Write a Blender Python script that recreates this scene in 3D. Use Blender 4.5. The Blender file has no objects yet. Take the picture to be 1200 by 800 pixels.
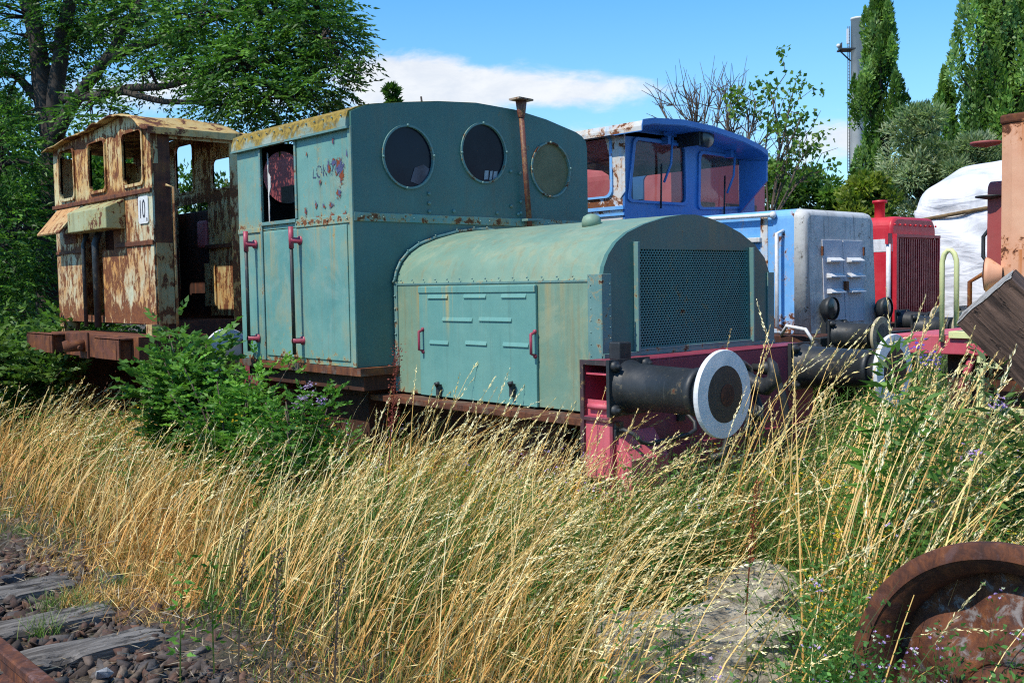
import bpy, math, random
import numpy as np
from mathutils import Vector, Matrix, noise as mnoise
random.seed(7)
rng = np.random.default_rng(11)
sc = bpy.context.scene
COL = sc.collection

# ------------------------------------------------------------------ camera frame and survey helpers
F = 1200.0
HD = math.radians(47.8); PT = math.atan(67/1200); RL = math.radians(1.0); CH = 1.75
Dv = np.array([math.cos(HD), math.sin(HD), 0]); r0 = np.array([math.sin(HD), -math.cos(HD), 0]); Zv = np.array([0, 0, 1.])
fwd = Dv*math.cos(PT) - Zv*math.sin(PT); u0 = np.cross(r0, fwd)
cr = math.cos(RL)*r0 - math.sin(RL)*u0; cu = math.sin(RL)*r0 + math.cos(RL)*u0
CP = np.array([0, 0, CH])
def ray(x, y): return fwd + cr*(x-600)/F - cu*(y-400)/F
def onX(x, y, v): d = ray(x, y); return CP + d*(v/d[0])
def onY(x, y, v): d = ray(x, y); return CP + d*(v/d[1])
def onZ(x, y, v): d = ray(x, y); return CP + d*((v-CH)/d[2])
def dep(x, y, v): return CP + ray(x, y)*v
def proj(P):
    q = np.asarray(P, float) - CP; z = q@fwd
    return 600+F*(q@cr)/z, 400-F*(q@cu)/z, z

# ------------------------------------------------------------------ node helpers
class NT:
    def __init__(s, tree): s.t = tree; s.n = tree.nodes; s.l = tree.links
    def node(s, ty, **kw):
        n = s.n.new(ty)
        for k, v in kw.items(): setattr(n, k, v)
        return n
    def put(s, sock, v):
        if v is None: return
        if isinstance(v, bpy.types.NodeSocket): s.l.new(v, sock)
        else:
            if sock.type == 'RGBA' and hasattr(v, '__len__') and len(v) == 3: v = (*v, 1)
            if sock.type == 'VECTOR' and not hasattr(v, '__len__'): v = (v, v, v)
            sock.default_value = v
    def m(s, op, a, b=None, c=None, clamp=False):
        n = s.node('ShaderNodeMath', operation=op, use_clamp=clamp)
        for i, v in enumerate((a, b, c)):
            if v is not None: s.put(n.inputs[i], v)
        return n.outputs[0]
    def mix(s, f, a, b, mode='MIX'):
        n = s.node('ShaderNodeMix', data_type='RGBA', blend_type=mode)
        s.put(n.inputs[0], f); s.put(n.inputs[6], a); s.put(n.inputs[7], b)
        return n.outputs[2]
    def noise(s, vec, scale, detail=6, rough=.6, dist=0):
        n = s.node('ShaderNodeTexNoise'); s.put(n.inputs['Vector'], vec)
        s.put(n.inputs['Scale'], scale); s.put(n.inputs['Detail'], detail); s.put(n.inputs['Roughness'], rough); s.put(n.inputs['Distortion'], dist)
        return n.outputs[0]
    def map(s, vec, scale=(1, 1, 1), rot=(0, 0, 0), loc=(0, 0, 0)):
        n = s.node('ShaderNodeMapping'); s.put(n.inputs['Vector'], vec)
        n.inputs['Scale'].default_value = scale; n.inputs['Rotation'].default_value = rot; n.inputs['Location'].default_value = loc
        return n.outputs[0]
    def rng(s, v, a, b, c=0., d=1., smooth=True):
        n = s.node('ShaderNodeMapRange', interpolation_type='SMOOTHSTEP' if smooth else 'LINEAR')
        for i, q in enumerate((v, a, b, c, d)): s.put(n.inputs[i], q)
        return n.outputs[0]
    def ramp(s, v, stops):
        n = s.node('ShaderNodeValToRGB'); s.put(n.inputs[0], v); cr_ = n.color_ramp
        while len(cr_.elements) < len(stops): cr_.elements.new(.5)
        for e, (p, c) in zip(cr_.elements, stops): e.position = p; e.color = (*c, 1)
        return n.outputs[0]
    def bump(s, h, strength, dist=.01, nrm=None):
        n = s.node('ShaderNodeBump'); s.put(n.inputs['Height'], h); n.inputs['Strength'].default_value = strength
        n.inputs['Distance'].default_value = dist
        if nrm is not None: s.put(n.inputs['Normal'], nrm)
        return n.outputs[0]
def newmat(name):
    m = bpy.data.materials.new(name); m.use_nodes = True
    t = NT(m.node_tree); b = m.node_tree.nodes['Principled BSDF']
    return m, t, b
def pos(t): return t.node('ShaderNodeNewGeometry').outputs['Position']
RUST = [(0, (.020, .008, .005)), (.3, (.060, .018, .009)), (.55, (.145, .044, .014)), (.8, (.30, .105, .022)), (1, (.42, .19, .05))]

def paint(name, c1, c2, thr=.66, bands=(), drip=.3, rough=.55, grime=.35, chip=14, yellow=None, dirt=(.06, .05, .035), rustlight=.5, bumpk=.25, big=1.0, faded=None, stretch=1., stain=0.):
    """weathered paint: mottled coats, chips down to rust, rust bands along seams with drips below them"""
    m, t, b = newmat(name); P = pos(t)
    z = t.node('ShaderNodeSeparateXYZ'); t.put(z.inputs[0], P); Z = z.outputs[2]
    big_ = t.noise(P, 1.3*big, 5, .55); mid = t.noise(P, 6, 7, .65); fine = t.noise(t.map(P, (1, 1, stretch)), chip, 10, .72, .4)
    stk = t.noise(t.map(P, (16, 16, .7)), 1, 6, .7); stk2 = t.noise(t.map(P, (45, 45, 1.6), loc=(3, 1, 7)), 1, 5, .6)
    base = t.mix(t.rng(t.m('ADD', t.m('MULTIPLY', big_, .6), t.m('MULTIPLY', mid, .4)), .38, .62), c1, c2)
    if faded: base = t.mix(t.m('MULTIPLY', t.rng(t.noise(P, 2.7, 8, .7, .8), .5, .62), .8), base, faded)
    # rain-washed streaks of dirt
    base = t.mix(t.m('MULTIPLY', t.rng(stk, .50, .75), grime), base, dirt)
    base = t.mix(t.m('MULTIPLY', t.rng(stk2, .55, .8), grime*.7), base, t.mix(.5, base, (.55, .5, .42)))
    if stain: base = t.mix(t.m('MULTIPLY', t.rng(t.m('ADD', t.m('MULTIPLY', t.noise(P, 2.4, 9, .72, .5), .6), t.m('MULTIPLY', stk, .4)), .47, .62), stain), base, yellow or (.4, .3, .12))
    v = t.m('ADD', fine, t.m('MULTIPLY', t.m('SUBTRACT', big_, .5), .35))
    dr = None
    for (z0, w, k) in bands:
        d = t.m('DIVIDE', t.m('ABSOLUTE', t.m('SUBTRACT', Z, z0)), w)
        v = t.m('ADD', v, t.m('MULTIPLY', t.m('MAXIMUM', t.m('SUBTRACT', 1, d), 0), k))
        below = t.rng(t.m('SUBTRACT', z0, Z), 0, .45, 1, 0); gate = t.m('LESS_THAN', Z, z0)
        q = t.m('MULTIPLY', below, gate); dr = q if dr is None else t.m('MAXIMUM', dr, q)
    if dr is not None and drip > 0:
        dm = t.m('MULTIPLY', t.m('MULTIPLY', dr, t.rng(t.noise(t.map(P, (11, 11, .25)), 1, 5, .6), .55, .70)), drip)
        base = t.mix(dm, base, yellow or (.36, .20, .06))
    halo = t.rng(v, thr-.07, thr+.01); core = t.rng(v, thr, thr+.025)
    base = t.mix(t.m('MULTIPLY', halo, .55), base, yellow or (.42, .27, .10))
    rn = t.noise(P, 30, 8, .75); rl = t.m('ADD', t.m('MULTIPLY', rn, .9), rustlight-.5, clamp=True)
    rc = t.ramp(rl, RUST)
    colr = t.mix(core, base, rc)
    t.put(b.inputs['Base Color'], colr)
    t.put(b.inputs['Roughness'], t.rng(t.m('MAXIMUM', core, t.m('MULTIPLY', mid, .6)), 0, 1, rough-.12, .9, False))
    h = t.m('SUBTRACT', t.m('MULTIPLY', t.noise(P, 90, 4, .6), .25), t.m('MULTIPLY', core, .7))
    h = t.m('ADD', h, t.m('MULTIPLY', t.noise(P, 3.2, 3, .5), 7.0))
    t.put(b.inputs['Normal'], t.bump(h, bumpk, .006))
    return m
def plain(name, c, rough=.6, metal=0, var=.25, scale=8, bumpk=.3, c2=None):
    m, t, b = newmat(name); P = pos(t)
    n = t.noise(P, scale, 8, .65); c2 = c2 or tuple(x*(1-var*1.6) for x in c)
    t.put(b.inputs['Base Color'], t.mix(t.rng(n, .35, .65), c, c2))
    t.put(b.inputs['Roughness'], t.rng(n, .3, .7, rough-.1, min(1, rough+.12))); b.inputs['Metallic'].default_value = metal
    t.put(b.inputs['Normal'], t.bump(t.noise(P, scale*6, 5, .6), bumpk, .003))
    return m
def rustmat(name, light=.5, scale=1., patina=None, bumpk=.5):
    m, t, b = newmat(name); P = pos(t)
    n = t.noise(P, 7*scale, 10, .72, .5); n2 = t.noise(t.map(P, (18, 18, 1.2)), 1, 6, .7)
    v = t.m('ADD', t.m('MULTIPLY', n, .65), t.m('MULTIPLY', n2, .35)); v = t.rng(v, .28, .74, light-.45, light+.45, False)
    c = t.ramp(v, RUST)
    if patina: c = t.mix(t.m('MULTIPLY', t.rng(t.noise(P, 4*scale, 9, .75, .6), .52, .64), .75), c, patina)
    t.put(b.inputs['Base Color'], c); b.inputs['Roughness'].default_value = .82
    t.put(b.inputs['Normal'], t.bump(t.m('ADD', n, t.m('MULTIPLY', t.noise(P, 70, 6, .7), .4)), bumpk, .006))
    return m

M = {}
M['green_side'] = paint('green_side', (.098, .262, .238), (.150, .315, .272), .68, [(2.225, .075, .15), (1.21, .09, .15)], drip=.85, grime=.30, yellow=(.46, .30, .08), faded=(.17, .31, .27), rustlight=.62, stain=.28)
M['green_front_shaded'] = paint('green_front_shaded', (.046, .136, .120), (.064, .170, .148), .71, [(2.245, .05, .13)], drip=.55, grime=.16, yellow=(.26, .20, .09), rough=.42, stain=.12)  # darker copy of the green: shade of the front faces put into the colour
M['green_hood'] = paint('green_hood', (.145, .255, .190), (.190, .300, .215), .72, [(1.765, .035, .13), (1.0, .05, .15)], drip=.5, grime=.32, yellow=(.42, .28, .09), faded=(.24, .31, .21), stain=.22)
M['green_door'] = paint('green_door', (.115, .285, .255), (.150, .325, .280), .74, [(1.765, .03, .15)], drip=.8, grime=.22, yellow=(.55, .34, .06))
M['green_trim'] = paint('green_trim', (.10, .215, .205), (.14, .26, .24), .60, [], grime=.3, yellow=(.42, .30, .12))
M['green_grille'] = paint('green_grille', (.06, .20, .185), (.09, .25, .225), .68, [], grime=.2, yellow=(.45, .33, .12))
def roofmat():
    m, t, b = newmat('moss_roof'); P = pos(t)
    s = t.node('ShaderNodeSeparateXYZ'); t.put(s.inputs[0], P)
    n = t.noise(P, 5, 8, .7, .6); hi = t.rng(s.outputs[2], 2.86, 3.0)
    mk = t.rng(t.m('ADD', n, t.m('MULTIPLY', hi, .22)), .45, .60)
    base = t.mix(t.rng(t.noise(P, 2, 4), .4, .6), (.17, .27, .24), (.30, .36, .30))
    moss = t.mix(t.rng(t.noise(P, 22, 8, .7), .4, .65), (.33, .22, .03), (.11, .08, .02))
    c = t.mix(mk, base, moss); c = t.mix(t.rng(t.noise(P, 16, 8, .7), .68, .72), c, (.08, .03, .015))
    t.put(b.inputs['Base Color'], c); b.inputs['Roughness'].default_value = .9
    t.put(b.inputs['Normal'], t.bump(t.noise(P, 40, 8, .7), .6, .008)); return m
M['moss_roof'] = roofmat()
M['beam_red_shaded'] = paint('beam_red_shaded', (.22, .022, .050), (.27, .040, .068), .70, [], grime=.3, rough=.5, yellow=(.22, .07, .05), faded=(.22, .055, .07))  # beam red with the shade of its front mixed into the colour
M['pink_red'] = paint('pink_red', (.52, .075, .11), (.60, .13, .16), .72, [], grime=.25, rough=.5, yellow=(.30, .12, .08))  # sunlit tone of the beam red put into the colour; also plain frame red
M['red_handle'] = plain('red_handle', (.42, .06, .10), .5)
M['black_iron'] = paint('black_iron', (.015, .018, .020), (.028, .031, .034), .64, [], grime=.2, rough=.45, yellow=(.20, .16, .09), bumpk=.5)
M['bufferblack'] = paint('bufferblack', (.016, .019, .021), (.026, .030, .032), .655, [], chip=26, grime=.15, rough=.45, yellow=(.10, .08, .05), dirt=(.07, .06, .045), rustlight=.35, bumpk=.5)
M['white_rim'] = paint('white_rim', (.80, .80, .80), (.66, .67, .68), .70, [], chip=30, grime=.25, rough=.6, yellow=(.45, .38, .28), dirt=(.35, .32, .27), rustlight=.3)
M['cream_rim'] = plain('cream_rim', (.50, .43, .28), .65, var=.2)
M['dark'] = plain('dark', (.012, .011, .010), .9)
M['under'] = rustmat('under', .28)
M['rust'] = rustmat('rust', .52)
M['rust_dark'] = rustmat('rust_dark', .36)
M['rust_red'] = rustmat('rust_red', .50, patina=(.15, .045, .025))
M['rust_wheel'] = rustmat('rust_wheel', .40, 3.2, patina=(.11, .055, .05))
M['rust_web'] = rustmat('rust_web', .46, 3.4, patina=(.24, .225, .22), bumpk=.9)
M['rusty_cream'] = paint('rusty_cream', (.60, .55, .30), (.60, .33, .09), .53, [(2.72, .07, .13), (3.30, .08, .12)], drip=1., grime=.9, chip=17, yellow=(.50, .24, .05), dirt=(.38, .13, .022), rustlight=.66, bumpk=.6, stretch=.35)
M['rusty_lower'] = paint('rusty_lower', (.54, .55, .38), (.60, .30, .08), .515, [(2.2, .06, .1), (1.5, .15, .12)], drip=1., grime=.95, chip=13, yellow=(.42, .19, .05), dirt=(.34, .11, .02), rustlight=.64, bumpk=.6, stretch=.45)
M['rusty_orange'] = paint('rusty_orange', (.52, .27, .09), (.46, .40, .2), .525, [], grime=.85, chip=14, yellow=(.50, .22, .05), dirt=(.25, .08, .015), rustlight=.62, bumpk=.6, stretch=.4)
M['roof_rust'] = paint('roof_rust', (.50, .36, .14), (.46, .22, .05), .50, [], grime=.6, chip=6, yellow=(.46, .26, .05), dirt=(.10, .04, .015), rustlight=.5)
M['lamp_box'] = paint('lamp_box', (.40, .42, .24), (.33, .33, .15), .57, [(2.22, .05, .1)], grime=.55, chip=8, yellow=(.42, .28, .06), dirt=(.12, .06, .02), rustlight=.5)
M['blue'] = paint('blue', (.12, .36, .72), (.18, .43, .78), .62, [(1.25, .14, .22)], drip=.5, grime=.16, yellow=(.52, .36, .24), faded=(.20, .42, .68), chip=8)
M['blue_dark'] = paint('blue_dark', (.045, .16, .42), (.06, .20, .48), .72, [], grime=.12, yellow=(.20, .16, .16), rough=.42)
M['blue_white'] = paint('blue_white', (.62, .62, .60), (.52, .50, .46), .555, [(2.66, .12, .12)], drip=.9, grime=.35, yellow=(.55, .30, .12), chip=7, faded=(.38, .52, .68), rustlight=.62)
M['hood_grey'] = paint('hood_grey', (.46, .45, .42), (.58, .57, .53), .655, [], drip=0, grime=.75, yellow=(.12, .10, .07), dirt=(.07, .065, .055), chip=22, faded=(.60, .60, .58), rustlight=.15)
M['door_grey'] = paint('door_grey', (.46, .46, .50), (.54, .54, .57), .69, [], drip=0, grime=.35, yellow=(.16, .13, .10), dirt=(.09, .08, .07), chip=22)
M['white_paint'] = plain('white_paint', (.75, .75, .75), .5, var=.15, scale=20)
M['loco_red'] = paint('loco_red', (.50, .015, .03), (.60, .035, .045), .78, [], grime=.15, rough=.4, yellow=(.3, .06, .04))
M['cab_red'] = paint('cab_red', (.50, .10, .11), (.56, .15, .15), .78, [], grime=.15, rough=.5, yellow=(.3, .06, .04))
M['red_slat'] = plain('red_slat', (.45, .02, .03), .4)
M['peach'] = paint('peach', (.68, .34, .20), (.74, .42, .26), .665, [(2.97, .22, .30), (1.95, .16, .19)], drip=1.0, grime=.18, yellow=(.52, .17, .04), dirt=(.34, .15, .06), chip=12, rustlight=.5)
M['peach_side'] = paint('peach_side', (.33, .055, .05), (.30, .08, .07), .66, [], grime=.4)
M['yellow_green'] = paint('yellow_green', (.66, .68, .32), (.70, .70, .36), .66, [], grime=.25, yellow=(.4, .25, .08))
def glassmat(name, tint, refl=.25, alpha=.55):
    m, t, b = newmat(name); n = t.n
    g = t.node('ShaderNodeBsdfGlossy'); g.inputs['Roughness'].default_value = .08; g.inputs['Color'].default_value = (.8, .85, .9, 1)
    tr = t.node('ShaderNodeBsdfTransparent'); tr.inputs[0].default_value = (*tint, 1)
    df = t.node('ShaderNodeBsdfDiffuse'); df.inputs[0].default_value = (.25, .24, .2, 1)
    P = pos(t); gm = t.node('ShaderNodeNewGeometry'); dp = t.node('ShaderNodeVectorMath', operation='DOT_PRODUCT'); t.l.new(gm.outputs['Normal'], dp.inputs[0]); t.l.new(gm.outputs['Incoming'], dp.inputs[1]); fres = t.m('ADD', .04, t.m('MULTIPLY', .96, t.m('POWER', t.m('SUBTRACT', 1, t.m('ABSOLUTE', dp.outputs['Value'])), 5)))
    m1 = t.node('ShaderNodeMixShader'); t.put(m1.inputs[0], t.rng(t.noise(P, 5, 6, .7), .4, .8, .02, .14)); t.l.new(tr.outputs[0], m1.inputs[1]); t.l.new(df.outputs[0], m1.inputs[2])
    m2 = t.node('ShaderNodeMixShader'); t.put(m2.inputs[0], t.m('MULTIPLY', fres, refl*4, clamp=True)); t.l.new(m1.outputs[0], m2.inputs[1]); t.l.new(g.outputs[0], m2.inputs[2])
    t.l.new(m2.outputs[0], n['Material Output'].inputs[0]); return m
M['glass'] = glassmat('glass', (.62, .62, .60))
M['pane_dark'] = plain('pane_dark', (.006, .008, .020), .2, var=.3, scale=2, bumpk=.02); M['pane_dark'].node_tree.nodes['Principled BSDF'].inputs['Specular IOR Level'].default_value = .22
M['pane_patch'] = plain('pane_patch', (.05, .05, .085), .25, var=.4, scale=6, bumpk=.02)
M['pane_olive'] = plain('pane_olive', (.165, .16, .075), .6, var=.15, scale=3, bumpk=.1)
M['pane_red'] = plain('pane_red', (.22, .035, .055), .3, var=.35, scale=4, bumpk=.05)
M['pane_pink'] = plain('pane_pink', (.28, .03, .06), .3)
M['pipe_rust'] = paint('pipe_rust', (.17, .05, .03), (.12, .035, .02), .60, [], chip=30, grime=.3)
M['cap_rust'] = paint('cap_rust', (.40, .38, .34), (.30, .2, .14), .53, [], chip=20, grime=.5)
M['lamp_glass'] = plain('lamp_glass', (.03, .035, .04), .15)
M['plate_white'] = plain('plate_white', (.75, .75, .74), .5, var=.12, scale=30)
M['ink'] = plain('ink', (.015, .015, .03), .6)
def inkworn():
    m, t, b = newmat('worn_stencil'); P = pos(t)
    b.inputs['Base Color'].default_value = (.045, .06, .13, 1); b.inputs['Roughness'].default_value = .6
    tr = t.node('ShaderNodeBsdfTransparent'); mx = t.node('ShaderNodeMixShader')
    t.put(mx.inputs[0], t.rng(t.noise(P, 30, 8, .75), .47, .56, 0, .85)); t.l.new(tr.outputs[0], mx.inputs[1]); t.l.new(b.outputs[0], mx.inputs[2])
    t.l.new(mx.outputs[0], t.n['Material Output'].inputs[0]); return m
M['worn'] = inkworn()
def tarpmat():
    m, t, b = newmat('tarp'); P = pos(t)
    c = t.mix(t.rng(t.noise(t.map(P, (2, 2, .5)), 1, 7, .6), .45, .7), (.74, .74, .76), (.52, .53, .56))
    c = t.mix(t.m('MULTIPLY', t.rng(t.noise(P, 14, 6, .7), .64, .7), .5), c, (.3, .28, .25))
    t.put(b.inputs['Base Color'], c); b.inputs['Roughness'].default_value = .55
    w = t.m('ADD', t.m('ABSOLUTE', t.m('SUBTRACT', t.noise(t.map(P, (1, 1.5, .45), rot=(.7, 0, 0)), 1.5, 2, .45, .6), .5)), t.m('MULTIPLY', t.noise(t.map(P, (1, .6, 1.8), rot=(-.5, 0, 0)), 2.0, 3, .5, 1.), .6))
    t.put(b.inputs['Normal'], t.bump(w, .55, .14)); return m
M['tarp'] = tarpmat()
M['strap'] = plain('strap', (.20, .13, .06), .9)
def woodmat(name, c1, c2, rot, scale=(1.2, 26, 26), dark=(.02, .012, .008)):
    m, t, b = newmat(name); tc = t.node('ShaderNodeTexCoord'); P = t.map(tc.outputs['Object'], scale, rot)
    g = t.noise(P, 1, 10, .72, .6); g2 = t.noise(t.map(tc.outputs['Object'], (scale[0]*2.2, scale[1]*.45, scale[2]*.45), rot), 1, 6, .6, .3)
    c = t.mix(t.rng(g, .35, .66), c1, c2); c = t.mix(t.m('MULTIPLY', t.rng(g2, .56, .64), .85), c, dark)
    t.put(b.inputs['Base Color'], c); b.inputs['Roughness'].default_value = .9
    t.put(b.inputs['Normal'], t.bump(t.m('SUBTRACT', g, t.m('MULTIPLY', t.rng(g2, .54, .64), .8)), .9, .012)); return m
M['timber'] = woodmat('timber', (.030, .017, .012), (.17, .10, .07), (0, 0, 0), (3.0, 34, 34))
M['timber_end'] = woodmat('timber_end', (.30, .28, .25), (.42, .40, .37), (0, 0, 0), (30, 30, 30), dark=(.12, .09, .07))
M['sleeper'] = woodmat('sleeper', (.06, .052, .046), (.23, .21, .19), (0, 0, 0), (2.2, 30, 30), dark=(.022, .018, .015))
def slabmat():
    m, t, b = newmat('old_concrete'); P = pos(t)
    n = t.noise(P, 6, 10, .72, .5); n2 = t.noise(P, 26, 8, .75)
    c = t.ramp(t.m('ADD', t.m('MULTIPLY', n, .6), t.m('MULTIPLY', n2, .4)), [(.34, (.09, .075, .055)), (.46, (.28, .24, .18)), (.60, (.56, .50, .39)), (.8, (.68, .62, .50))])
    t.put(b.inputs['Base Color'], c); b.inputs['Roughness'].default_value = .95
    t.put(b.inputs['Normal'], t.bump(t.m('ADD', n, t.m('MULTIPLY', n2, .4)), .9, .03)); return m
M['concrete'] = slabmat()
def stonemat():
    m, t, b = newmat('ballast_stone'); oi = t.node('ShaderNodeAttribute', attribute_name='tint')
    P = pos(t); c = t.mix(t.rng(t.noise(P, 25, 8, .7), .35, .7), oi.outputs['Color'], (.05, .035, .03))
    t.put(b.inputs['Base Color'], c); b.inputs['Roughness'].default_value = .9
    t.put(b.inputs['Normal'], t.bump(t.noise(P, 60, 8, .7), .7, .006)); return m
M['stone'] = stonemat()
def groundmat():
    m, t, b = newmat('earth'); P = pos(t)
    n = t.noise(P, 1.4, 8, .65); n2 = t.noise(P, 30, 8, .75); n3 = t.noise(P, 90, 4, .7)
    c = t.mix(t.rng(n2, .35, .68), (.045, .034, .025), (.15, .115, .08))
    c = t.mix(t.rng(n3, .58, .68), c, (.30, .235, .14)); c = t.mix(t.rng(n, .52, .66), c, (.06, .075, .025))
    t.put(b.inputs['Base Color'], c); b.inputs['Roughness'].default_value = .95
    t.put(b.inputs['Normal'], t.bump(t.m('ADD', n2, n3), .9, .03)); return m
M['earth'] = groundmat()
def leafmat(name, trans=.35, rough=.5, spec=.4, sat=None):
    m, t, b = newmat(name); a = t.node('ShaderNodeAttribute', attribute_name='tint')
    c = a.outputs['Color']
    t.put(b.inputs['Base Color'], c); b.inputs['Roughness'].default_value = rough; b.inputs['Specular IOR Level'].default_value = spec
    tl = t.node('ShaderNodeBsdfTranslucent'); t.put(tl.inputs[0], t.mix(.5, c, t.mix(1, c, (1.3, 1.5, .5), 'MULTIPLY')))
    mx = t.node('ShaderNodeMixShader'); mx.inputs[0].default_value = trans; t.l.new(b.outputs[0], mx.inputs[1]); t.l.new(tl.outputs[0], mx.inputs[2])
    t.l.new(mx.outputs[0], t.n['Material Output'].inputs[0]); return m
M['leaf'] = leafmat('leaf', .42); M['grass'] = leafmat('grass_blades', .14, .55, .35); M['petal'] = leafmat('petals', .3, .6, .2)
M['bark'] = plain('bark', (.055, .042, .034), .9, var=.35, scale=9, bumpk=.9)
M['twig'] = plain('twig', (.11, .08, .06), .9)
M['chimney'] = plain('chimney', (.62, .62, .60), .8, var=.1, scale=.5)

# ------------------------------------------------------------------ mesh helpers
SPLIT = {'equipment_box', 'bonnet_side', 'frame', 'frame_leg', 'belt_strip', 'seam_strip', 'corner_strip', 'grille_guide', 'window', 'side_window', 'louvre', 'latch', 'door_frame', 'side_strip', 'side_panel', 'beam_rib', 'radiator_frame', 'step_ladder', 'far_panel', 'far_pillar', 'rear_wall', 'side_wall'}
class MB:
    def __init__(s): s.v = []; s.f = []; s.smooth = []
    def add(s, vs, fs, smooth=False):
        o = len(s.v); s.v += [tuple(map(float, p)) for p in vs]
        for f in fs: s.f.append(tuple(i+o for i in f)); s.smooth.append(smooth)
        return s
    def box(s, x0, x1, y0, y1, z0, z1):
        vs = [(x, y, z) for x in (x0, x1) for y in (y0, y1) for z in (z0, z1)]
        return s.add(vs, [(0, 1, 3, 2), (4, 6, 7, 5), (0, 4, 5, 1), (2, 3, 7, 6), (0, 2, 6, 4), (1, 5, 7, 3)])
    def obox(s, c, ax, ay, az):
        """box of centre c and three half-vectors"""
        c, ax, ay, az = map(np.array, (c, ax, ay, az))
        vs = [c+i*ax+j*ay+k*az for i in (-1, 1) for j in (-1, 1) for k in (-1, 1)]
        return s.add(vs, [(0, 1, 3, 2), (4, 6, 7, 5), (0, 4, 5, 1), (2, 3, 7, 6), (0, 2, 6, 4), (1, 5, 7, 3)])
    def tube(s, pts, r, n=10, cap=True):
        pts = [np.array(p, float) for p in pts]; R_ = r if hasattr(r, '__len__') else [r]*len(pts)
        vs = []; up = None
        for i, p in enumerate(pts):
            d = pts[min(i+1, len(pts)-1)] - pts[max(i-1, 0)]; d = d/(np.linalg.norm(d)+1e-9)
            if up is None:
                up = np.array([0, 0, 1.]) if abs(d[2]) < .9 else np.array([1., 0, 0])
            a = np.cross(d, up); a /= np.linalg.norm(a)+1e-9; up = np.cross(a, d)
            for k in range(n):
                t = 2*math.pi*k/n; vs.append(p + R_[i]*(math.cos(t)*a + math.sin(t)*up))
        fs = [(i*n+k, i*n+(k+1) % n, (i+1)*n+(k+1) % n, (i+1)*n+k) for i in range(len(pts)-1) for k in range(n)]
        s.add(vs, fs, True)
        if cap: s.add([vs[k] for k in range(n)], [tuple(range(n))]); s.add([vs[-n+k] for k in range(n)], [tuple(reversed(range(n)))])
        return s
    def lathe(s, c, ax, prof, n=32, smooth=True):
        """prof: list of (along, radius) around axis ax from c"""
        c = np.array(c, float); ax = np.array(ax, float); ax /= np.linalg.norm(ax)
        q = np.array([0, 0, 1.]) if abs(ax[2]) < .9 else np.array([1., 0, 0]); a = np.cross(ax, q); a /= np.linalg.norm(a); b = np.cross(a, ax)
        vs = [c+ax*h+r*(math.cos(2*math.pi*k/n)*a+math.sin(2*math.pi*k/n)*b) for h, r in prof for k in range(n)]
        fs = [(i*n+k, i*n+(k+1) % n, (i+1)*n+(k+1) % n, (i+1)*n+k) for i in range(len(prof)-1) for k in range(n)]
        return s.add(vs, fs, smooth)
    def disc(s, c, ax, r, n=32):
        return s.lathe(c, ax, [(0, 1e-4), (0, r)], n, False)
    def prism(s, poly, axis, a, b, cap=True, smooth=False):
        """poly: 2-D points in the plane across axis ('x': y,z  'y': x,z  'z': x,y)"""
        def P(p, t): return {'x': (t, p[0], p[1]), 'y': (p[0], t, p[1]), 'z': (p[0], p[1], t)}[axis]
        n = len(poly); vs = [P(p, a) for p in poly]+[P(p, b) for p in poly]
        s.add(vs, [(i, (i+1) % n, n+(i+1) % n, n+i) for i in range(n)], smooth)
        if cap: s.add(vs[:n], [tuple(range(n))]); s.add(vs[n:], [tuple(reversed(range(n)))])
        return s
    def ball(s, c, r, n=8, m=5):
        return s.lathe(c, (0, 0, 1), [(-r*math.cos(math.pi*i/m), max(1e-4, r*math.sin(math.pi*i/m))) for i in range(m+1)], n)
    def build(s, name, mat, parent=None, bevel=0, seg=2, auto=True):
        if name in SPLIT:
            pcs = s.islands()
            if len(pcs) > 1: return [p_.build_one(name, mat, parent, bevel, seg) for p_ in pcs][0]
        return s.build_one(name, mat, parent, bevel, seg)
    def islands(s):
        key = {}; rep = [key.setdefault(tuple(round(c, 5) for c in v), i) for i, v in enumerate(s.v)]; par = list(range(len(s.v)))
        def fnd(a):
            while par[a] != a: par[a] = par[par[a]]; a = par[a]
            return a
        for i, r_ in enumerate(rep): par[fnd(i)] = fnd(r_)
        for f in s.f:
            for q in f[1:]: par[fnd(q)] = fnd(f[0])
        out = {}
        for f, sm in zip(s.f, s.smooth): out.setdefault(fnd(f[0]), []).append((f, sm))
        res = []
        for fs in out.values():
            m = MB(); used = sorted({i for f, _ in fs for i in f}); mp = {a: b for b, a in enumerate(used)}
            m.v = [s.v[i] for i in used]; m.f = [tuple(mp[i] for i in f) for f, _ in fs]; m.smooth = [x for _, x in fs]; res.append(m)
        return res
    def build_one(s, name, mat, parent=None, bevel=0, seg=2):
        me = bpy.data.meshes.new(name); me.from_pydata(s.v, [], s.f); me.update()
        me.polygons.foreach_set('use_smooth', s.smooth)
        for mt in (mat if isinstance(mat, (list, tuple)) else [mat]): me.materials.append(mt)
        o = bpy.data.objects.new(name, me); COL.objects.link(o); fix(me)
        if bevel:
            md = o.modifiers.new('bevel', 'BEVEL'); md.width = bevel; md.segments = seg; md.limit_method = 'ANGLE'; md.angle_limit = math.radians(40)
        setp(o, parent); return o
def fix(me):
    import bmesh
    bm = bmesh.new(); bm.from_mesh(me); bmesh.ops.remove_doubles(bm, verts=bm.verts, dist=1e-5); bmesh.ops.recalc_face_normals(bm, faces=bm.faces); bm.to_mesh(me); bm.free()
def setp(o, parent):
    if parent is None: return
    o.parent = parent
    if parent.type == 'EMPTY': o.matrix_parent_inverse = Matrix.Translation(parent.location).inverted()
def thing(name, label, cat, loc, group=None):
    o = bpy.data.objects.new(name, None); COL.objects.link(o); o.location = [float(a) for a in loc]; o.empty_display_size = .2
    return tag(o, label, cat, group)
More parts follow.
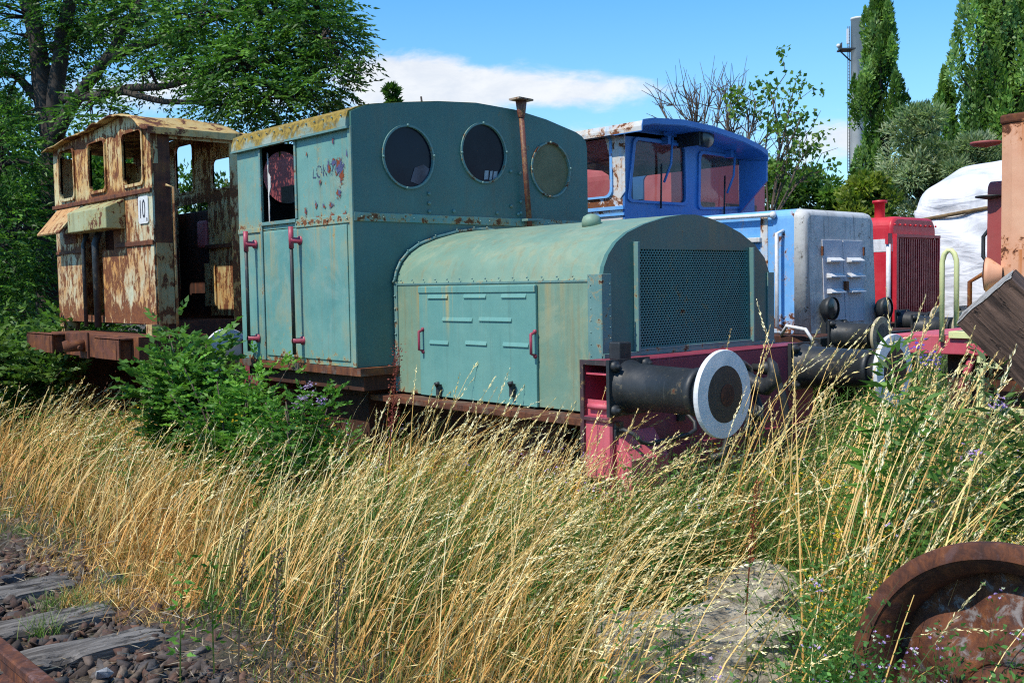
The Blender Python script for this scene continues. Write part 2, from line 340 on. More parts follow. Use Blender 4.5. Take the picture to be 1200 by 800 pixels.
def tag(o, label=None, cat=None, group=None, kind=None):
    if label: o['label'] = label
    if cat: o['category'] = cat
    if group: o['group'] = group
    if kind: o['kind'] = kind
    return o
def holed(mb, x0, x1, z0, z1, holes, plane, val, thick):
    """wall sheet with convex polygon holes (list of point lists in wall coords); front face plus reveals, via triangulation of the boundary"""
    import bmesh
    from mathutils.geometry import tessellate_polygon
    def P(p, t):
        return (p[0], t, p[1]) if plane == 'y' else (t, p[0], p[1])
    outer = x0 if isinstance(x0, list) else [(x0, z0), (x1, z0), (x1, z1), (x0, z1)]
    for t in (val, val+thick):
        loops = [outer]+holes; pts = [p for L in loops for p in L]
        tris = tessellate_polygon([[Vector((p[0], p[1], 0)) for p in L] for L in loops])
        mb.add([P(p, t) for p in pts], [tuple(q) for q in tris])
    for L in [outer]+holes:
        n = len(L); mb.add([P(p, val) for p in L]+[P(p, val+thick) for p in L], [(i, (i+1) % n, n+(i+1) % n, n+i) for i in range(n)])
    return mb
def rrect(x0, x1, z0, z1, r, n=5):
    out = []
    for cx, cz, a0 in ((x1-r, z0+r, -90), (x1-r, z1-r, 0), (x0+r, z1-r, 90), (x0+r, z0+r, 180)):
        for k in range(n+1):
            a = math.radians(a0+90*k/n); out.append((cx+r*math.cos(a), cz+r*math.sin(a)))
    return out
def circ(cx, cz, rx, rz, n=36): return [(cx+rx*math.cos(2*math.pi*k/n), cz+rz*math.sin(2*math.pi*k/n)) for k in range(n)]
def ringloop(mb, poly, axis, val, w, proud):
    """raised frame around a polygon in a wall plane"""
    P2 = np.array(poly); c = P2.mean(0); n = len(poly)
    inner = P2; d = P2-c; outer = P2+d/np.linalg.norm(d, axis=1)[:, None]*w
    def P(p, t): return (p[0], t, p[1]) if axis == 'y' else (t, p[0], p[1])
    vs = [P(p, val-proud) for p in inner]+[P(p, val-proud) for p in outer]+[P(p, val+.004) for p in outer]+[P(p, val+.02) for p in inner]
    fs = []
    for i in range(n):
        j = (i+1) % n; fs += [(i, j, n+j, n+i), (n+i, n+j, 2*n+j, 2*n+i), (i, 3*n+i, 3*n+j, j)]
    mb.add(vs, fs); return mb
def fast_mesh(name, V, Q, mat, parent=None, tint=None, smooth=False):
    """V (n,3) verts, Q (m,4) quads, tint (m,3) or (n,3) colour"""
    me = bpy.data.meshes.new(name); V = np.ascontiguousarray(V, np.float32); Q = np.ascontiguousarray(Q, np.int32)
    me.vertices.add(len(V)); me.vertices.foreach_set('co', V.ravel())
    k = Q.shape[1]; me.loops.add(Q.size); me.loops.foreach_set('vertex_index', Q.ravel())
    me.polygons.add(len(Q)); me.polygons.foreach_set('loop_start', np.arange(len(Q), dtype=np.int32)*k)
    if smooth: me.polygons.foreach_set('use_smooth', np.ones(len(Q), bool))
    if tint is not None:
        a = me.color_attributes.new('tint', 'FLOAT_COLOR', 'POINT'); c = np.ones((len(V), 4), np.float32); c[:, :3] = tint; a.data.foreach_set('color', c.ravel())
    me.update(calc_edges=True); me.materials.append(mat)
    o = bpy.data.objects.new(name, me); COL.objects.link(o); setp(o, parent); return o

# ------------------------------------------------------------------ camera, light, sky
cam = bpy.data.cameras.new('camera'); co = bpy.data.objects.new('camera', cam); COL.objects.link(co)
cam.sensor_width = 36; cam.lens = 36; cam.clip_end = 3000; cam.clip_start = .05
mw = Matrix.Identity(4)
for i in range(3): mw[i][0] = cr[i]; mw[i][1] = cu[i]; mw[i][2] = -fwd[i]; mw[i][3] = CP[i]
co.matrix_world = mw; sc.camera = co
SUN_EL = math.radians(54); sx, sy = -1.0, .02
sdir = Vector((sx, sy, 0)).normalized(); sdir = Vector((sdir.x*math.cos(SUN_EL), sdir.y*math.cos(SUN_EL), math.sin(SUN_EL)))
sun = bpy.data.lights.new('sun', 'SUN'); sun.energy = 5.0; sun.angle = math.radians(.5); sun.color = (1, .93, .80)
so = bpy.data.objects.new('sun', sun); COL.objects.link(so); so.rotation_euler = sdir.to_track_quat('Z', 'Y').to_euler(); so.location = (-5, 0, 12)
w = bpy.data.worlds.new('World'); sc.world = w; w.use_nodes = True; t = NT(w.node_tree)
sky = t.node('ShaderNodeTexSky', sky_type='NISHITA'); sky.sun_disc = False; sky.sun_elevation = SUN_EL; sky.sun_rotation = math.atan2(sdir.x, sdir.y)
sky.air_density = 1.0; sky.dust_density = .3; sky.ozone_density = 3.0
hs = t.node('ShaderNodeHueSaturation'); hs.inputs['Saturation'].default_value = 1.20; t.put(hs.inputs['Color'], t.mix(1, sky.outputs[0], (1.12, 1.38, 1.52), 'MULTIPLY'))
tc = t.node('ShaderNodeTexCoord'); G = tc.outputs['Generated']
def cdir(x, y): d = ray(x, y); return d/np.linalg.norm(d)
sep = t.node('ShaderNodeSeparateXYZ'); t.put(sep.inputs[0], G)
warp = t.noise(t.map(G, (1, 1, 2.6)), 5.5, 9, .62, .35); fineN = t.noise(t.map(G, (1, 1, 2.2)), 16, 8, .65, .3)
cl = None
for (x, y, sxp, syp, k) in [(590, 108, 190, 30, 1.15), (470, 98, 110, 38, 1.15), (710, 103, 110, 18, .9), (965, 165, 75, 34, .95), (230, 110, 170, 45, .85), (150, 50, 60, 70, .55), (600, 195, 420, 60, .9), (1180, 130, 90, 60, .7), (1500, 120, 220, 50, .8), (-300, 140, 250, 50, .8), (880, 195, 70, 30, .5)]:
    d = cdir(x, y); rt = np.cross(d, Zv); rt /= np.linalg.norm(rt); up = np.cross(rt, d)
    def dot(v):
        n = t.node('ShaderNodeVectorMath', operation='DOT_PRODUCT'); t.put(n.inputs[0], G); n.inputs[1].default_value = tuple(v); return n.outputs['Value']
    a = t.m('DIVIDE', dot(rt), sxp/F); b_ = t.m('DIVIDE', dot(up), syp/F); front = t.m('GREATER_THAN', dot(d), 0)
    g = t.m('MULTIPLY', t.m('MULTIPLY', t.m('EXPONENT', t.m('MULTIPLY', t.m('ADD', t.m('MULTIPLY', a, a), t.m('MULTIPLY', b_, b_)), -1)), front), k)
    cl = g if cl is None else t.m('MAXIMUM', cl, g)
gen = t.rng(t.noise(t.map(G, (1, 1, 3.5), loc=(4, 2, 1)), 2.3, 8, .6, .3), .56, .74)
hz = t.rng(sep.outputs[2], .02, .35, .35, 0)
cm = t.m('ADD', cl, t.m('MULTIPLY', t.m('SUBTRACT', warp, .5), 1.9)); cm = t.m('ADD', cm, t.m('MULTIPLY', t.m('SUBTRACT', fineN, .5), .7))
cmask = t.m('MULTIPLY', t.rng(cm, .42, .95), .92)
cloudc = t.mix(t.rng(fineN, .3, .7), (5.3, 5.6, 6.1), (6.6, 6.65, 6.7))
skyc = t.mix(hz, hs.outputs[0], (3.9, 4.9, 6.0))
skyc = t.mix(cmask, skyc, cloudc)
bg = w.node_tree.nodes['Background']; t.put(bg.inputs[0], skyc); bg.inputs[1].default_value = .15
sc.view_settings.view_transform = 'Standard'; sc.view_settings.look = 'None'; sc.view_settings.exposure = 0
sc.cycles.max_bounces = 6; sc.cycles.transparent_max_bounces = 12; sc.cycles.use_denoising = False; sc.cycles.pixel_filter_type = 'BLACKMAN_HARRIS'; sc.cycles.filter_width = 1.15; sc.cycles.sample_clamp_indirect = 4

# ------------------------------------------------------------------ ground and tracks
def gz(x, y):
    x = np.asarray(x, float); y = np.asarray(y, float)
    return .05*np.sin(x*.9+1)*np.cos(y*.7) + .03*np.sin(x*2.3+y*1.9)
n = 160
a = np.sinh(np.linspace(-6.2, 6.2, n))*1.6
gx, gy = np.meshgrid(a+3, a+5, indexing='ij'); far = np.clip(1-np.hypot(gx-3, gy-5)/30, 0, 1)
gzv = gz(gx, gy)*far
gzv = np.where((gx < 2.15), gzv*.25-.02, gzv)
V = np.stack([gx, gy, gzv], -1).reshape(-1, 3); idx = np.arange(n*n).reshape(n, n)
Q = np.stack([idx[:-1, :-1], idx[1:, :-1], idx[1:, 1:], idx[:-1, 1:]], -1).reshape(-1, 4)
g = fast_mesh('ground', V, Q, M['earth'], smooth=True); tag(g, kind='structure')

def rail_profile(cx, z0, s=1.):
    h = [(-.06, 0), (.06, 0), (.06, .012), (.012, .03), (.010, .095), (.034, .108), (.034, .138), (.026, .145), (-.026, .145), (-.034, .138), (-.034, .108), (-.010, .095), (-.012, .03), (-.06, .012)]
    return [(cx+x, z0+z) for x, z in h]
def rail(cx, y0, y1, z0, label, group='old rails'):
    o = MB().prism(rail_profile(cx, z0), 'y', y0, y1).build('rail', M['rust_rail']); return tag(o, label, 'rail', group)
M['rust_rail'] = rustmat('rust_rail', .42, 2., patina=(.16, .085, .075))
rail(1.335, -3, 30, .015, 'rusty rail at the bottom left corner beside grey sleepers')
def sleeper(y, zt, yaw, ln, label, wd=.24):
    """weathered sleeper, split along the grain"""
    nx, ny = 60, 14; V = []; F_ = []
    L, W = ln, wd
    for i in range(nx+1):
        for j in range(ny+1):
            x = -L/2+L*i/nx; yy = -W/2+W*j/ny
            e = max(0, abs(yy)/(W/2)-.8)*.05+max(0, abs(x)/(L/2)-.96)*.3
            gr = mnoise.noise(Vector((x*1.2, yy*38, y)))*.014+mnoise.noise(Vector((x*3, yy*15, y+5)))*.022-max(0, mnoise.noise(Vector((x*2.5, yy*6, y+9)))-.12)*.12
            V.append((x+mnoise.noise(Vector((yy*30, y, 1)))*.10*max(0, abs(x)/(L/2)-.93)/.07+0, yy+mnoise.noise(Vector((x*3, 2, y)))*.01, gr-e))
    for i in range(nx):
        for j in range(ny):
            k = i*(ny+1)+j; F_.append((k, k+ny+1, k+ny+2, k+1))
    b = len(V); edge = [i*(ny+1) for i in range(nx+1)]+[nx*(ny+1)+j for j in range(1, ny+1)]+[i*(ny+1)+ny for i in range(nx-1, -1, -1)]+[j for j in range(ny-1, 0, -1)]
    for q in edge: V.append((V[q][0], V[q][1], -.15))
    for k in range(len(edge)): F_.append((edge[k], edge[(k+1) % len(edge)], b+(k+1) % len(edge), b+k))
    o = MB().add(V, F_).build('sleeper', M['sleeper']); o.location = (.72, y, zt); o.rotation_euler = (0, 0, yaw)
    return tag(o, label, 'sleeper', 'sleepers of the old track')
for (px, py), lab in (((60, 764), 'grey cracked sleeper end nearest the rusty rail'), ((40, 725), 'grey sleeper under a heap of broken stones, middle of the three'), ((30, 688), 'grey splintered sleeper end farthest from the camera')):
    p = onZ(px, py, .04); sleeper(p[1], .045, .03*random.uniform(-1, 1), 2.72, lab, .25)
for yy in (8.2, 9.0): sleeper(yy, .03, 0, 2.6, 'grey sleeper half lost in dry grass behind the %s broken one' % ('third' if yy < 8.5 else 'fourth'))

# broken stones of the ballast
def stones(nS, xr, yr, smin, smax, name):
    Vs = []; Qs = []; T = []; o = 0
    ico = np.array([(1, 0, 0), (-1, 0, 0), (0, 1, 0), (0, -1, 0), (0, 0, 1), (0, 0, -1), (.62, .62, .5), (-.62, .6, .5), (.6, -.62, .5), (-.6, -.6, .5), (.6, .6, -.5), (-.6, .6, -.5), (.6, -.6, -.5), (-.6, -.6, -.5)], float)
    import bmesh
    temps = []; rs = np.random.default_rng(3)
    for q in range(14):
        bm = bmesh.new(); [bm.verts.new(v) for v in np.sign(rs.normal(0, 1, (9, 3)))*rs.uniform(.25, 1., (9, 3))*np.array([1, .8, .55])]
        r_ = bmesh.ops.convex_hull(bm, input=bm.verts); bmesh.ops.delete(bm, geom=[g_ for g_ in r_['geom_interior'] if isinstance(g_, bmesh.types.BMVert)], context='VERTS'); bmesh.ops.triangulate(bm, faces=bm.faces); bm.verts.index_update(); bm.verts.ensure_lookup_table()
        temps.append((np.array([v.co for v in bm.verts]), np.array([[v.index for v in f.verts] for f in bm.faces]))); bm.free()
    for k in range(nS):
        s = smin+(smax-smin)*random.random()**2.2; x = random.uniform(*xr); y = random.uniform(*yr)
        if 1.28 < x < 1.44: continue
        base, fs = temps[random.randrange(14)]; sh = base*rng.uniform(.5, 1.25, 3)*s*1.15
        R_ = np.array(Matrix.Rotation(random.uniform(0, 6.3), 3, Vector(rng.normal(size=3)).normalized()))
        v = sh@R_.T+np.array([x, y, float(gz(x, y))*.25-.02+s*.25])
        c = random.choice([(.12, .06, .04), (.13, .10, .085), (.075, .06, .055), (.20, .15, .11), (.08, .04, .03), (.12, .11, .105), (.16, .08, .05)]); c = np.array(c)*random.uniform(.7, 1.2)
        Vs.append(v); Qs.append(fs+o); T.append(np.tile(c, (len(v), 1))); o += len(v)
    ob = fast_mesh(name, np.concatenate(Vs), np.concatenate(Qs), M['stone'], tint=np.concatenate(T)); return ob
tag(stones(15000, (.2, 2.35), (3.6, 10.5), .009, .058, 'gravel'), kind='stuff')
for k, (px, py, sz_, lab) in enumerate([(135, 676, .07, 'dark pointed stone behind the farthest sleeper'), (14, 672, .075, 'grey stone at the left edge of the photo, beyond the sleepers'), (120, 784, .045, 'small pale angular stone right of the nearest sleeper')]):
    import bmesh
    p = onZ(px, py, .05); bm = bmesh.new(); rs = np.random.default_rng(k+40)
    for q in rs.normal(0, 1, (11, 3)): q = q/np.linalg.norm(q)*rs.uniform(.7, 1.1); bm.verts.new((q[0]*sz_*1.2, q[1]*sz_*.8, q[2]*sz_*.7))
    r_ = bmesh.ops.convex_hull(bm, input=bm.verts); me = bpy.data.meshes.new('stone'); bm.to_mesh(me); bm.free(); me.materials.append(plain('stone_%d' % k, ((.11, .11, .12) if k < 2 else (.36, .37, .38)), .9, scale=20, bumpk=.8))
    o = bpy.data.objects.new('stone', me); COL.objects.link(o); o.location = (p[0], p[1], .03); tag(o, lab, 'stone')

# ================================================================== GREEN SHUNTING LOCOMOTIVE
XC = 5.144; XS = 3.965; XR = 6.305; YC = 5.975; YR = 7.63; XH = 4.29; YF = 3.97; YB = 3.76
G1 = thing('locomotive', 'small green shunting locomotive with round cab windows and a long bonnet', 'locomotive', (XC, 5.7, 0))
# cab front: wall with three round windows
arc = [(417, 131), (421, 126), (428, 123.5), (440, 121.8), (470, 120.2), (515, 119), (560, 121), (605, 129), (640, 140), (675, 155), (682, 160), (686.5, 166), (688, 175)]
arcP = [(lambda p: (p[0], p[2]))(onY(x, y, YC)) for x, y in arc]
arcP[0] = (XS, arcP[0][1]); arcP[-1] = (XR, arcP[-1][1])
out = [(XS, 1.19), (XR, 1.19), (XR, 2.7)] + arcP[::-1]
W3 = [(4.442, 2.673, .226, .224), (5.157, 2.752, .226, .226), (5.870, 2.670, .218, .218)]
fr_ = MB(); holed(fr_, out, 0, 0, 0, [circ(*w_) for w_ in W3], 'y', YC, .02)
cf = fr_.build('cab_front', M['green_front_shaded'], G1)
for i, w_ in enumerate(W3):
    mb = MB(); ringloop(mb, circ(w_[0], w_[1], w_[2]-.010, w_[3]-.010, 44), 'y', YC, .014, .016)
    for a_ in (.1, 1.6, 3.2, 4.6): mb.ball((w_[0]+(w_[2]+.0)*math.cos(a_), YC-.018, w_[1]+(w_[3]+.0)*math.sin(a_)), .011, 6, 4)
    f_ = mb.build('window_frame', M['green_trim'], G1)
    pn = MB(); pn.disc((w_[0], YC+.006, w_[1]), (0, 1, 0), w_[2]-.002, 40)
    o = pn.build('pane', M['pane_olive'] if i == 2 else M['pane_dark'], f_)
    if i == 2: tag(o, 'olive board closing the round window')
    if i == 0:
        q = MB(); q.prism([(4.46, 2.50), (4.56, 2.475), (4.61, 2.53), (4.635, 2.60), (4.58, 2.63), (4.50, 2.60)], 'y', YC+.0015, YC+.004).build('reflection_sheet', M['pane_patch'], f_)
    if i == 1:
        q = MB()
        for k, (a0, a1) in enumerate(((5.17, 5.21), (5.225, 5.25), (5.262, 5.30))): q.prism([(a0-.01, 2.552), (a1-.01, 2.556), (a1, 2.625), (a0, 2.62)], 'y', YC+.0015, YC+.004)
        q.build('curtain_scrap', plain('curtain', (.35, .38, .42), .7, scale=40), f_)
# side walls, rear wall
def cabside(x, t_, sgn):
    mb = MB(); zb = 1.19; zw = 2.262
    mb.box(x, x+t_, YC+.022, YR, zb, 2.20)
    if sgn > 0:
        mb.box(x, x+t_, YC+.022, 6.72, 2.20, 2.85)
        mb.box(x, x+t_, 7.25, YR, 2.20, 2.85)
        mb.box(x, x+t_, 6.72, 7.25, 2.20, zw)
    else: mb.box(x, x+t_, YC+.022, YR, 2.20, 2.84)
    return mb
cs = cabside(XS, .018, 1).build('cab_side', M['green_side'], G1, .004)
cabside(XR-.018, .018, -1).build('cab_side', M['green_side'], G1)
rwp = onY(334, 208, YR-.02); rwx, rwz = rwp[0], rwp[2]
mb = MB(); holed(mb, XS+.02, XR-.02, 1.19, 2.95, [circ(rwx, rwz, .215, .225), circ(5.8, 2.62, .2, .22)], 'y', YR-.02, .02); mb.build('rear_wall', M['black_iron'], G1)
mb = MB(); ringloop(mb, circ(rwx, rwz, .205, .215), 'y', YR-.02, .014, .012); rf_ = mb.build('window_frame', M['black_iron'], G1)
MB().disc((rwx, YR-.012, rwz), (0, 1, 0), .215, 40).build('pane', M['glass'], rf_)
mb = MB(); mb.prism(rrect(rwx-.02, rwx+.16, rwz-.21, rwz-.06, .05), 'y', YR-.22, YR-.18); mb.build('seat_back', M['dark'], G1)
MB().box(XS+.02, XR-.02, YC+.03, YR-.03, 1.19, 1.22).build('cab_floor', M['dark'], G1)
mb = MB(); cpts = []
for k in range(15): z_ = 2.27+k*.038; cpts.append((z_, .012+.028*max(0, mnoise.noise(Vector((k*.9, 3, 1))))+(.03 if 6 < k < 10 else 0)))
mb.prism([(7.236, z_) for z_, _ in cpts]+[(7.236-w_, z_) for z_, w_ in cpts[::-1]], 'x', XS+.05, XS+.055); mb.build('torn_curtain', M['white_paint'], G1)
# dark desk block added so that the interior reads deep
MB().box(4.9, 5.6, 6.1, 6.5, 1.22, 2.25).build('dark_desk', M['dark'], G1)
# roof
rp = arcP; ins = [(x+(.012 if x < XC else -.012), z-.02) for x, z in rp]
roofpoly = [(XS-.035, 2.845), (XS-.03, 2.90)] + [(x-.012 if i < 3 else x, z+.006) for i, (x, z) in enumerate(rp)] + [(XR+.02, 2.84)] + [(XR-.03, 2.85)] + ins[::-1][1:-1] + [(XS+.0, 2.86)]
mb = MB(); mb.prism(roofpoly, 'y', YC+.021, YR+.03, smooth=False)
rf = mb.build('roof', M['moss_roof'], G1)
mb = MB(); mb.box(XS-.04, XS-.0, YC-.002, YR+.03, 2.835, 2.85).build('gutter', M['green_trim'], G1)
# belt strip, seams, rivets
mb = MB(); mb.box(XS-.012, XS-.002, YC-.003, 6.74, 2.195, 2.255); mb.box(XS-.012, XS-.002, 7.24, YR, 2.19, 2.225); mb.box(XS, XR, YC-.012, YC-.002, 2.205, 2.265)
mb.box(XS-.016, XS-.0015, YC-.01, YC+.03, 1.19, 2.85)
mb.build('belt_strip', M['green_side'], G1, .003)
mb = MB()
for k in range(9): mb.ball((XS-.014, YC+.06+k*.085, 2.225), .008, 6, 4)
for k in range(26): mb.ball((XS+.06+k*.09, YC-.014, 2.235), .007, 6, 4)
for (x_, z_) in ((5.43, 2.63), (5.43, 2.36), (5.5, 2.3), (5.6, 2.42), (4.62, 2.42), (4.62, 2.35), (4.62, 2.29), (4.85, 2.30), (5.28, 2.30), (5.53, 2.62), (5.53, 2.40), (5.53, 2.31)): mb.ball((x_, YC-.008, z_), .014, 8, 5)
for k in range(14): mb.ball((XS-.03, YC+.08+k*.115, 2.93), .007, 6, 4)
mb.build('rivets', M['green_trim'], G1)
# door on the cab side, frame strips
mb = MB(); mb.box(XS-.014, XS-.002, 7.235, 7.262, 1.2, 2.83); mb.box(XS-.013, XS-.002, 6.705, 6.73, 2.262, 2.84); mb.box(XS-.02, XS-.002, 6.72, 7.24, 2.235, 2.262)
mb.build('door_frame', M['green_trim'], G1, .003)
mb = MB(); mb.box(XS-.010, XS-.001, 6.05, 7.22, 1.23, 2.185); dr = mb.build('door', M['green_side'], G1, .004)
for px in (342, 289):
    yb = onX(px+3, 340, XS-.07)[1]
    mb = MB(); mb.tube([(XS-.085, yb, 1.26), (XS-.085, yb, 2.2)], .014, 10)
    gr = mb.build('grab_rail', M['black_iron'], G1)
    for z_ in (1.36, 2.10):
        mb = MB(); mb.lathe((XS-.004, yb, z_), (-1, 0, 0), [(0, .034), (.014, .034), (.015, .021), (.091, .021), (.093, .001)], 12)
        if z_ > 2: mb.tube([(XS-.085, yb, 2.04), (XS-.085, yb, 2.2)], .019, 10)
        mb.build_one('bracket', M['red_handle'], gr)
# worn stencil on the side: LOK 2
def text(body, size, loc, rot, mat, parent, name='lettering', ext=.001, sx=1.):
    cu_ = bpy.data.curves.new(name, 'FONT'); cu_.body = body; cu_.size = size; cu_.extrude = ext; cu_.align_x = 'CENTER'; cu_.align_y = 'CENTER'; cu_.materials.append(mat)
    o = bpy.data.objects.new(name, cu_); COL.objects.link(o); o.location = loc; o.rotation_euler = rot; o.scale = (sx, 1, 1)
    bpy.context.view_layer.update(); me = bpy.data.meshes.new_from_object(o.evaluated_get(bpy.context.evaluated_depsgraph_get()))
    bpy.data.objects.remove(o); o = bpy.data.objects.new(name, me); COL.objects.link(o); o.location = loc; o.rotation_euler = rot; o.scale = (sx, 1, 1)
    if parent is not None:
        o.parent = parent
        if parent.type == 'EMPTY': o.matrix_parent_inverse = Matrix.Translation(parent.location).inverted()
    return o
p = onX(376, 200, XS); text('LOK 2', .125, (XS-.002, p[1]-.03, p[2]-.01), (math.radians(90), 0, math.radians(-90)), M['worn'], G1, sx=.85)
# paint-loss patches down to primer and rust
def patchmat():
    m, t, b = newmat('paint_loss'); P = pos(t)
    n = t.noise(P, 42, 8, .75, .3); n2 = t.noise(P, 15, 6, .6)
    c = t.mix(t.rng(n2, .48, .56), (.20, .045, .012), (.06, .075, .17)); t.put(b.inputs['Base Color'], c); b.inputs['Roughness'].default_value = .85
    tr = t.node('ShaderNodeBsdfTransparent'); mx = t.node('ShaderNodeMixShader'); a = t.node('ShaderNodeAttribute', attribute_name='tint')
    s = t.node('ShaderNodeSeparateXYZ'); t.put(s.inputs[0], a.outputs['Vector'])
    t.put(mx.inputs[0], t.rng(t.m('ADD', t.m('MULTIPLY', s.outputs[0], .66), t.m('MULTIPLY', t.m('SUBTRACT', n, .5), 1.2)), .33, .37)); t.l.new(tr.outputs[0], mx.inputs[1]); t.l.new(b.outputs[0], mx.inputs[2])
    t.l.new(mx.outputs[0], t.n['Material Output'].inputs[0]); return m
M['loss'] = patchmat()
def loss_patch(pts, parent, x):
    Vv = []; Qq = []; Tt = []
    for (px, py, ry, rz, k) in pts:
        c = onX(px, py, x); o_ = len(Vv); Vv.append(tuple(c)); Tt.append((k, 0, 0))
        for j in range(16): a_ = 2*math.pi*j/16; Vv.append((x, c[1]+ry*1.3*math.cos(a_), c[2]+rz*1.3*math.sin(a_))); Tt.append((0, 0, 0))
        for j in range(16): Qq.append((o_, o_+1+j, o_+1+(j+1) % 16))
        x -= .0004
    return fast_mesh('paint_loss', np.array(Vv), np.array(Qq), M['loss'], parent, np.array(Tt))
loss_patch([(400, 203, .055, .10, 1.0), (397, 196, .10, .12, .72), (391, 190, .07, .05, .8), (385, 196, .05, .08, .8), (397, 226, .07, .09, .7), (388, 240, .05, .04, .85), (379, 241, .04, .04, .8), (390, 165, .02, .05, .9), (370, 240, .03, .05, .8), (358, 248, .03, .05, .8), (389, 254, .06, .05, .85), (404, 252, .05, .05, .8), (372, 256, .05, .035, .85), (375, 214, .03, .03, .8), (359, 181, .02, .03, .8), (406, 180, .02, .06, .75)], G1, XS-.0035)

# bonnet
hp = [(707, 418), (706, 331), (706.5, 322), (708, 312), (713, 298), (722, 284), (735, 272.5), (755, 262.5), (780, 254.5), (800, 251.5), (815, 251.5), (830, 255), (850, 263), (868, 273), (885, 287), (896, 302), (901, 318), (903, 330), (905, 399)]
hpP = [(lambda p: (p[0], p[2]))(onY(x, y, YF)) for x, y in hp]
hw = 5.999-XH
hpP[0] = (XH, 1.0); hpP[-1] = (5.999, 1.0); hpP[1] = (XH, 1.76)
hpP = [(min(max(x, XH), 5.999), z) for x, z in hpP]
top = hpP[1:-1]
side = [(XH, 1.0), (XH, 1.76)]
mb = MB(); mb.prism(top, 'y', YF+.03, YC-.002, cap=False, smooth=True); mb.f = mb.f[:-1]; mb.smooth = mb.smooth[:-1]
MB_top = mb.build('bonnet_top', M['green_hood'], G1)
mb = MB(); mb.box(XH, XH+.015, YF+.03, YC-.002, 1.0, 1.762); mb.box(5.984, 5.999, YF+.03, YC-.002, 1.0, 1.775); mb.build('bonnet_side', M['green_hood'], G1, .003)
mb = MB(); mb.box(XH-.006, XH-.0005, YF+.03, YC-.01, 1.757, 1.768)
mb.box(XH-.010, XH-.001, YC-.05, YC-.012, 1.0, 1.78)
# flange angle where the bonnet meets the cab
fl = [(x-.0+((x-XC)*.02), z+.012) for x, z in top]
mb.tube([(x, YC-.018, z) for x, z in fl], .012, 6)
mb.build('seam_strip', M['green_trim'], G1)
mb = MB()
for k in range(15): mb.ball((XH-.006, YF+.09+k*.13, 1.79), .006, 6, 4)
for k, (x, z) in enumerate(fl[::1]): mb.ball((x-.01, YC-.035, z+.012), .007, 6, 4)
for k in range(8): mb.ball((XH-.014, YC-.03, 1.05+k*.09), .009, 6, 4)
for k in range(7): mb.ball((XH-.008, YF+.075, 1.33+k*.068), .0055, 6, 4); mb.ball((XH+.06, YF-.012, 1.37+k*.062), .0055, 6, 4)
mb.build('bonnet_rivets', M['green_trim'], G1)
# bonnet front with opening for the grille
gx0, gx1, gz0, gz1 = 4.60, 5.715, 1.365, 1.945
mb = MB(); holed(mb, [(XH, 1.345), (5.999, 1.345), (5.999, 1.76)]+top[::-1][1:-1]+[(XH, 1.76)], 0, 0, 0, [rrect(gx0, gx1, gz0, gz1, .01)], 'y', YF, .03)
mb.build('bonnet_front', M['green_front_shaded'], G1)
mb = MB(); mb.box(XH-.008, XH+.0, YF-.006, YF+.10, 1.30, 1.80); mb.box(XH-.006, XH+.075, YF-.011, YF-.002, 1.33, 1.80); mb.box(5.93, 6.003, YF-.011, YF-.002, 1.33, 1.80)
mb.box(XH, 6.0, YF-.02, YF+.02, 1.318, 1.344); mb.build('corner_strip', M['green_trim'], G1, .002)
mb = MB(); mb.box(gx0-.03, gx0-.012, YF-.035, YF-.001, gz0-.02, gz1+.04); mb.box(gx1+.012, gx1+.03, YF-.035, YF-.001, gz0-.02, gz1+.02); mb.box(gx0-.03, gx1+.03, YF-.02, YF-.001, gz0-.02, gz0-.006)
mb.build('grille_guide', M['green_trim'], G1, .002)
# expanded-metal grille: staggered slots
nc, nr = 45, 38; cw = (gx1-gx0)/nc; chh = (gz1-gz0)/nr; mb = MB()
for j in range(nr):
    off = cw/2 if j % 2 else 0
    for i in range(-1 if off else 0, nc):
        x0 = gx0+i*cw+off; z0 = gz0+j*chh
        if x0 < gx0-1e-6: xa, xb = gx0, x0+cw
        elif x0+cw > gx1+1e-6: xa, xb = x0, gx1
        else: xa, xb = x0, x0+cw
        if xb-xa < cw*.9:
            mb.add([(xa, YF+.004, z0), (xb, YF+.004, z0), (xb, YF+.004, z0+chh), (xa, YF+.004, z0+chh)], [(0, 1, 2, 3)]); continue
        cx = (xa+xb)/2; cz = z0+chh/2; wx = cw*.40; wz = chh*.36
        O = [(xa, z0), (cx, z0), (xb, z0), (xb, cz), (xb, z0+chh), (cx, z0+chh), (xa, z0+chh), (xa, cz)]
        I = [(cx-wx*.72, cz-wz), (cx, cz-wz), (cx+wx*.72, cz-wz), (cx+wx, cz), (cx+wx*.72, cz+wz), (cx, cz+wz), (cx-wx*.72, cz+wz), (cx-wx, cz)]
        jy = lambda q: YF+.004+.004*math.sin(q[0]*5.5)*math.sin(q[1]*9)
        mb.add([(q[0], jy(q), q[1]) for q in O]+[(q[0], jy(q), q[1]) for q in I]+[(q[0], jy(q)+.006, q[1]) for q in I],
               [(k, (k+1) % 8, 8+(k+1) % 8, 8+k) for k in range(8)]+[(8+k, 8+(k+1) % 8, 16+(k+1) % 8, 16+k) for k in range(8)])
mb.build('grille', M['green_grille'], G1)
MB().box(gx0-.05, gx1+.05, YF+.10, YF+.12, gz0-.03, gz1+.03).build('radiator', M['dark'], G1)
# filler cap
p = onY(747, 250, 4.25); mb = MB(); mb.lathe((4.78, 4.5, 2.07), (0, 0, 1), [(0, .05), (.035, .05), (.036, .062), (.075, .062), (.10, .052), (.115, .025), (.118, .001)], 20); mb.build('filler_cap', M['green_hood'], G1)
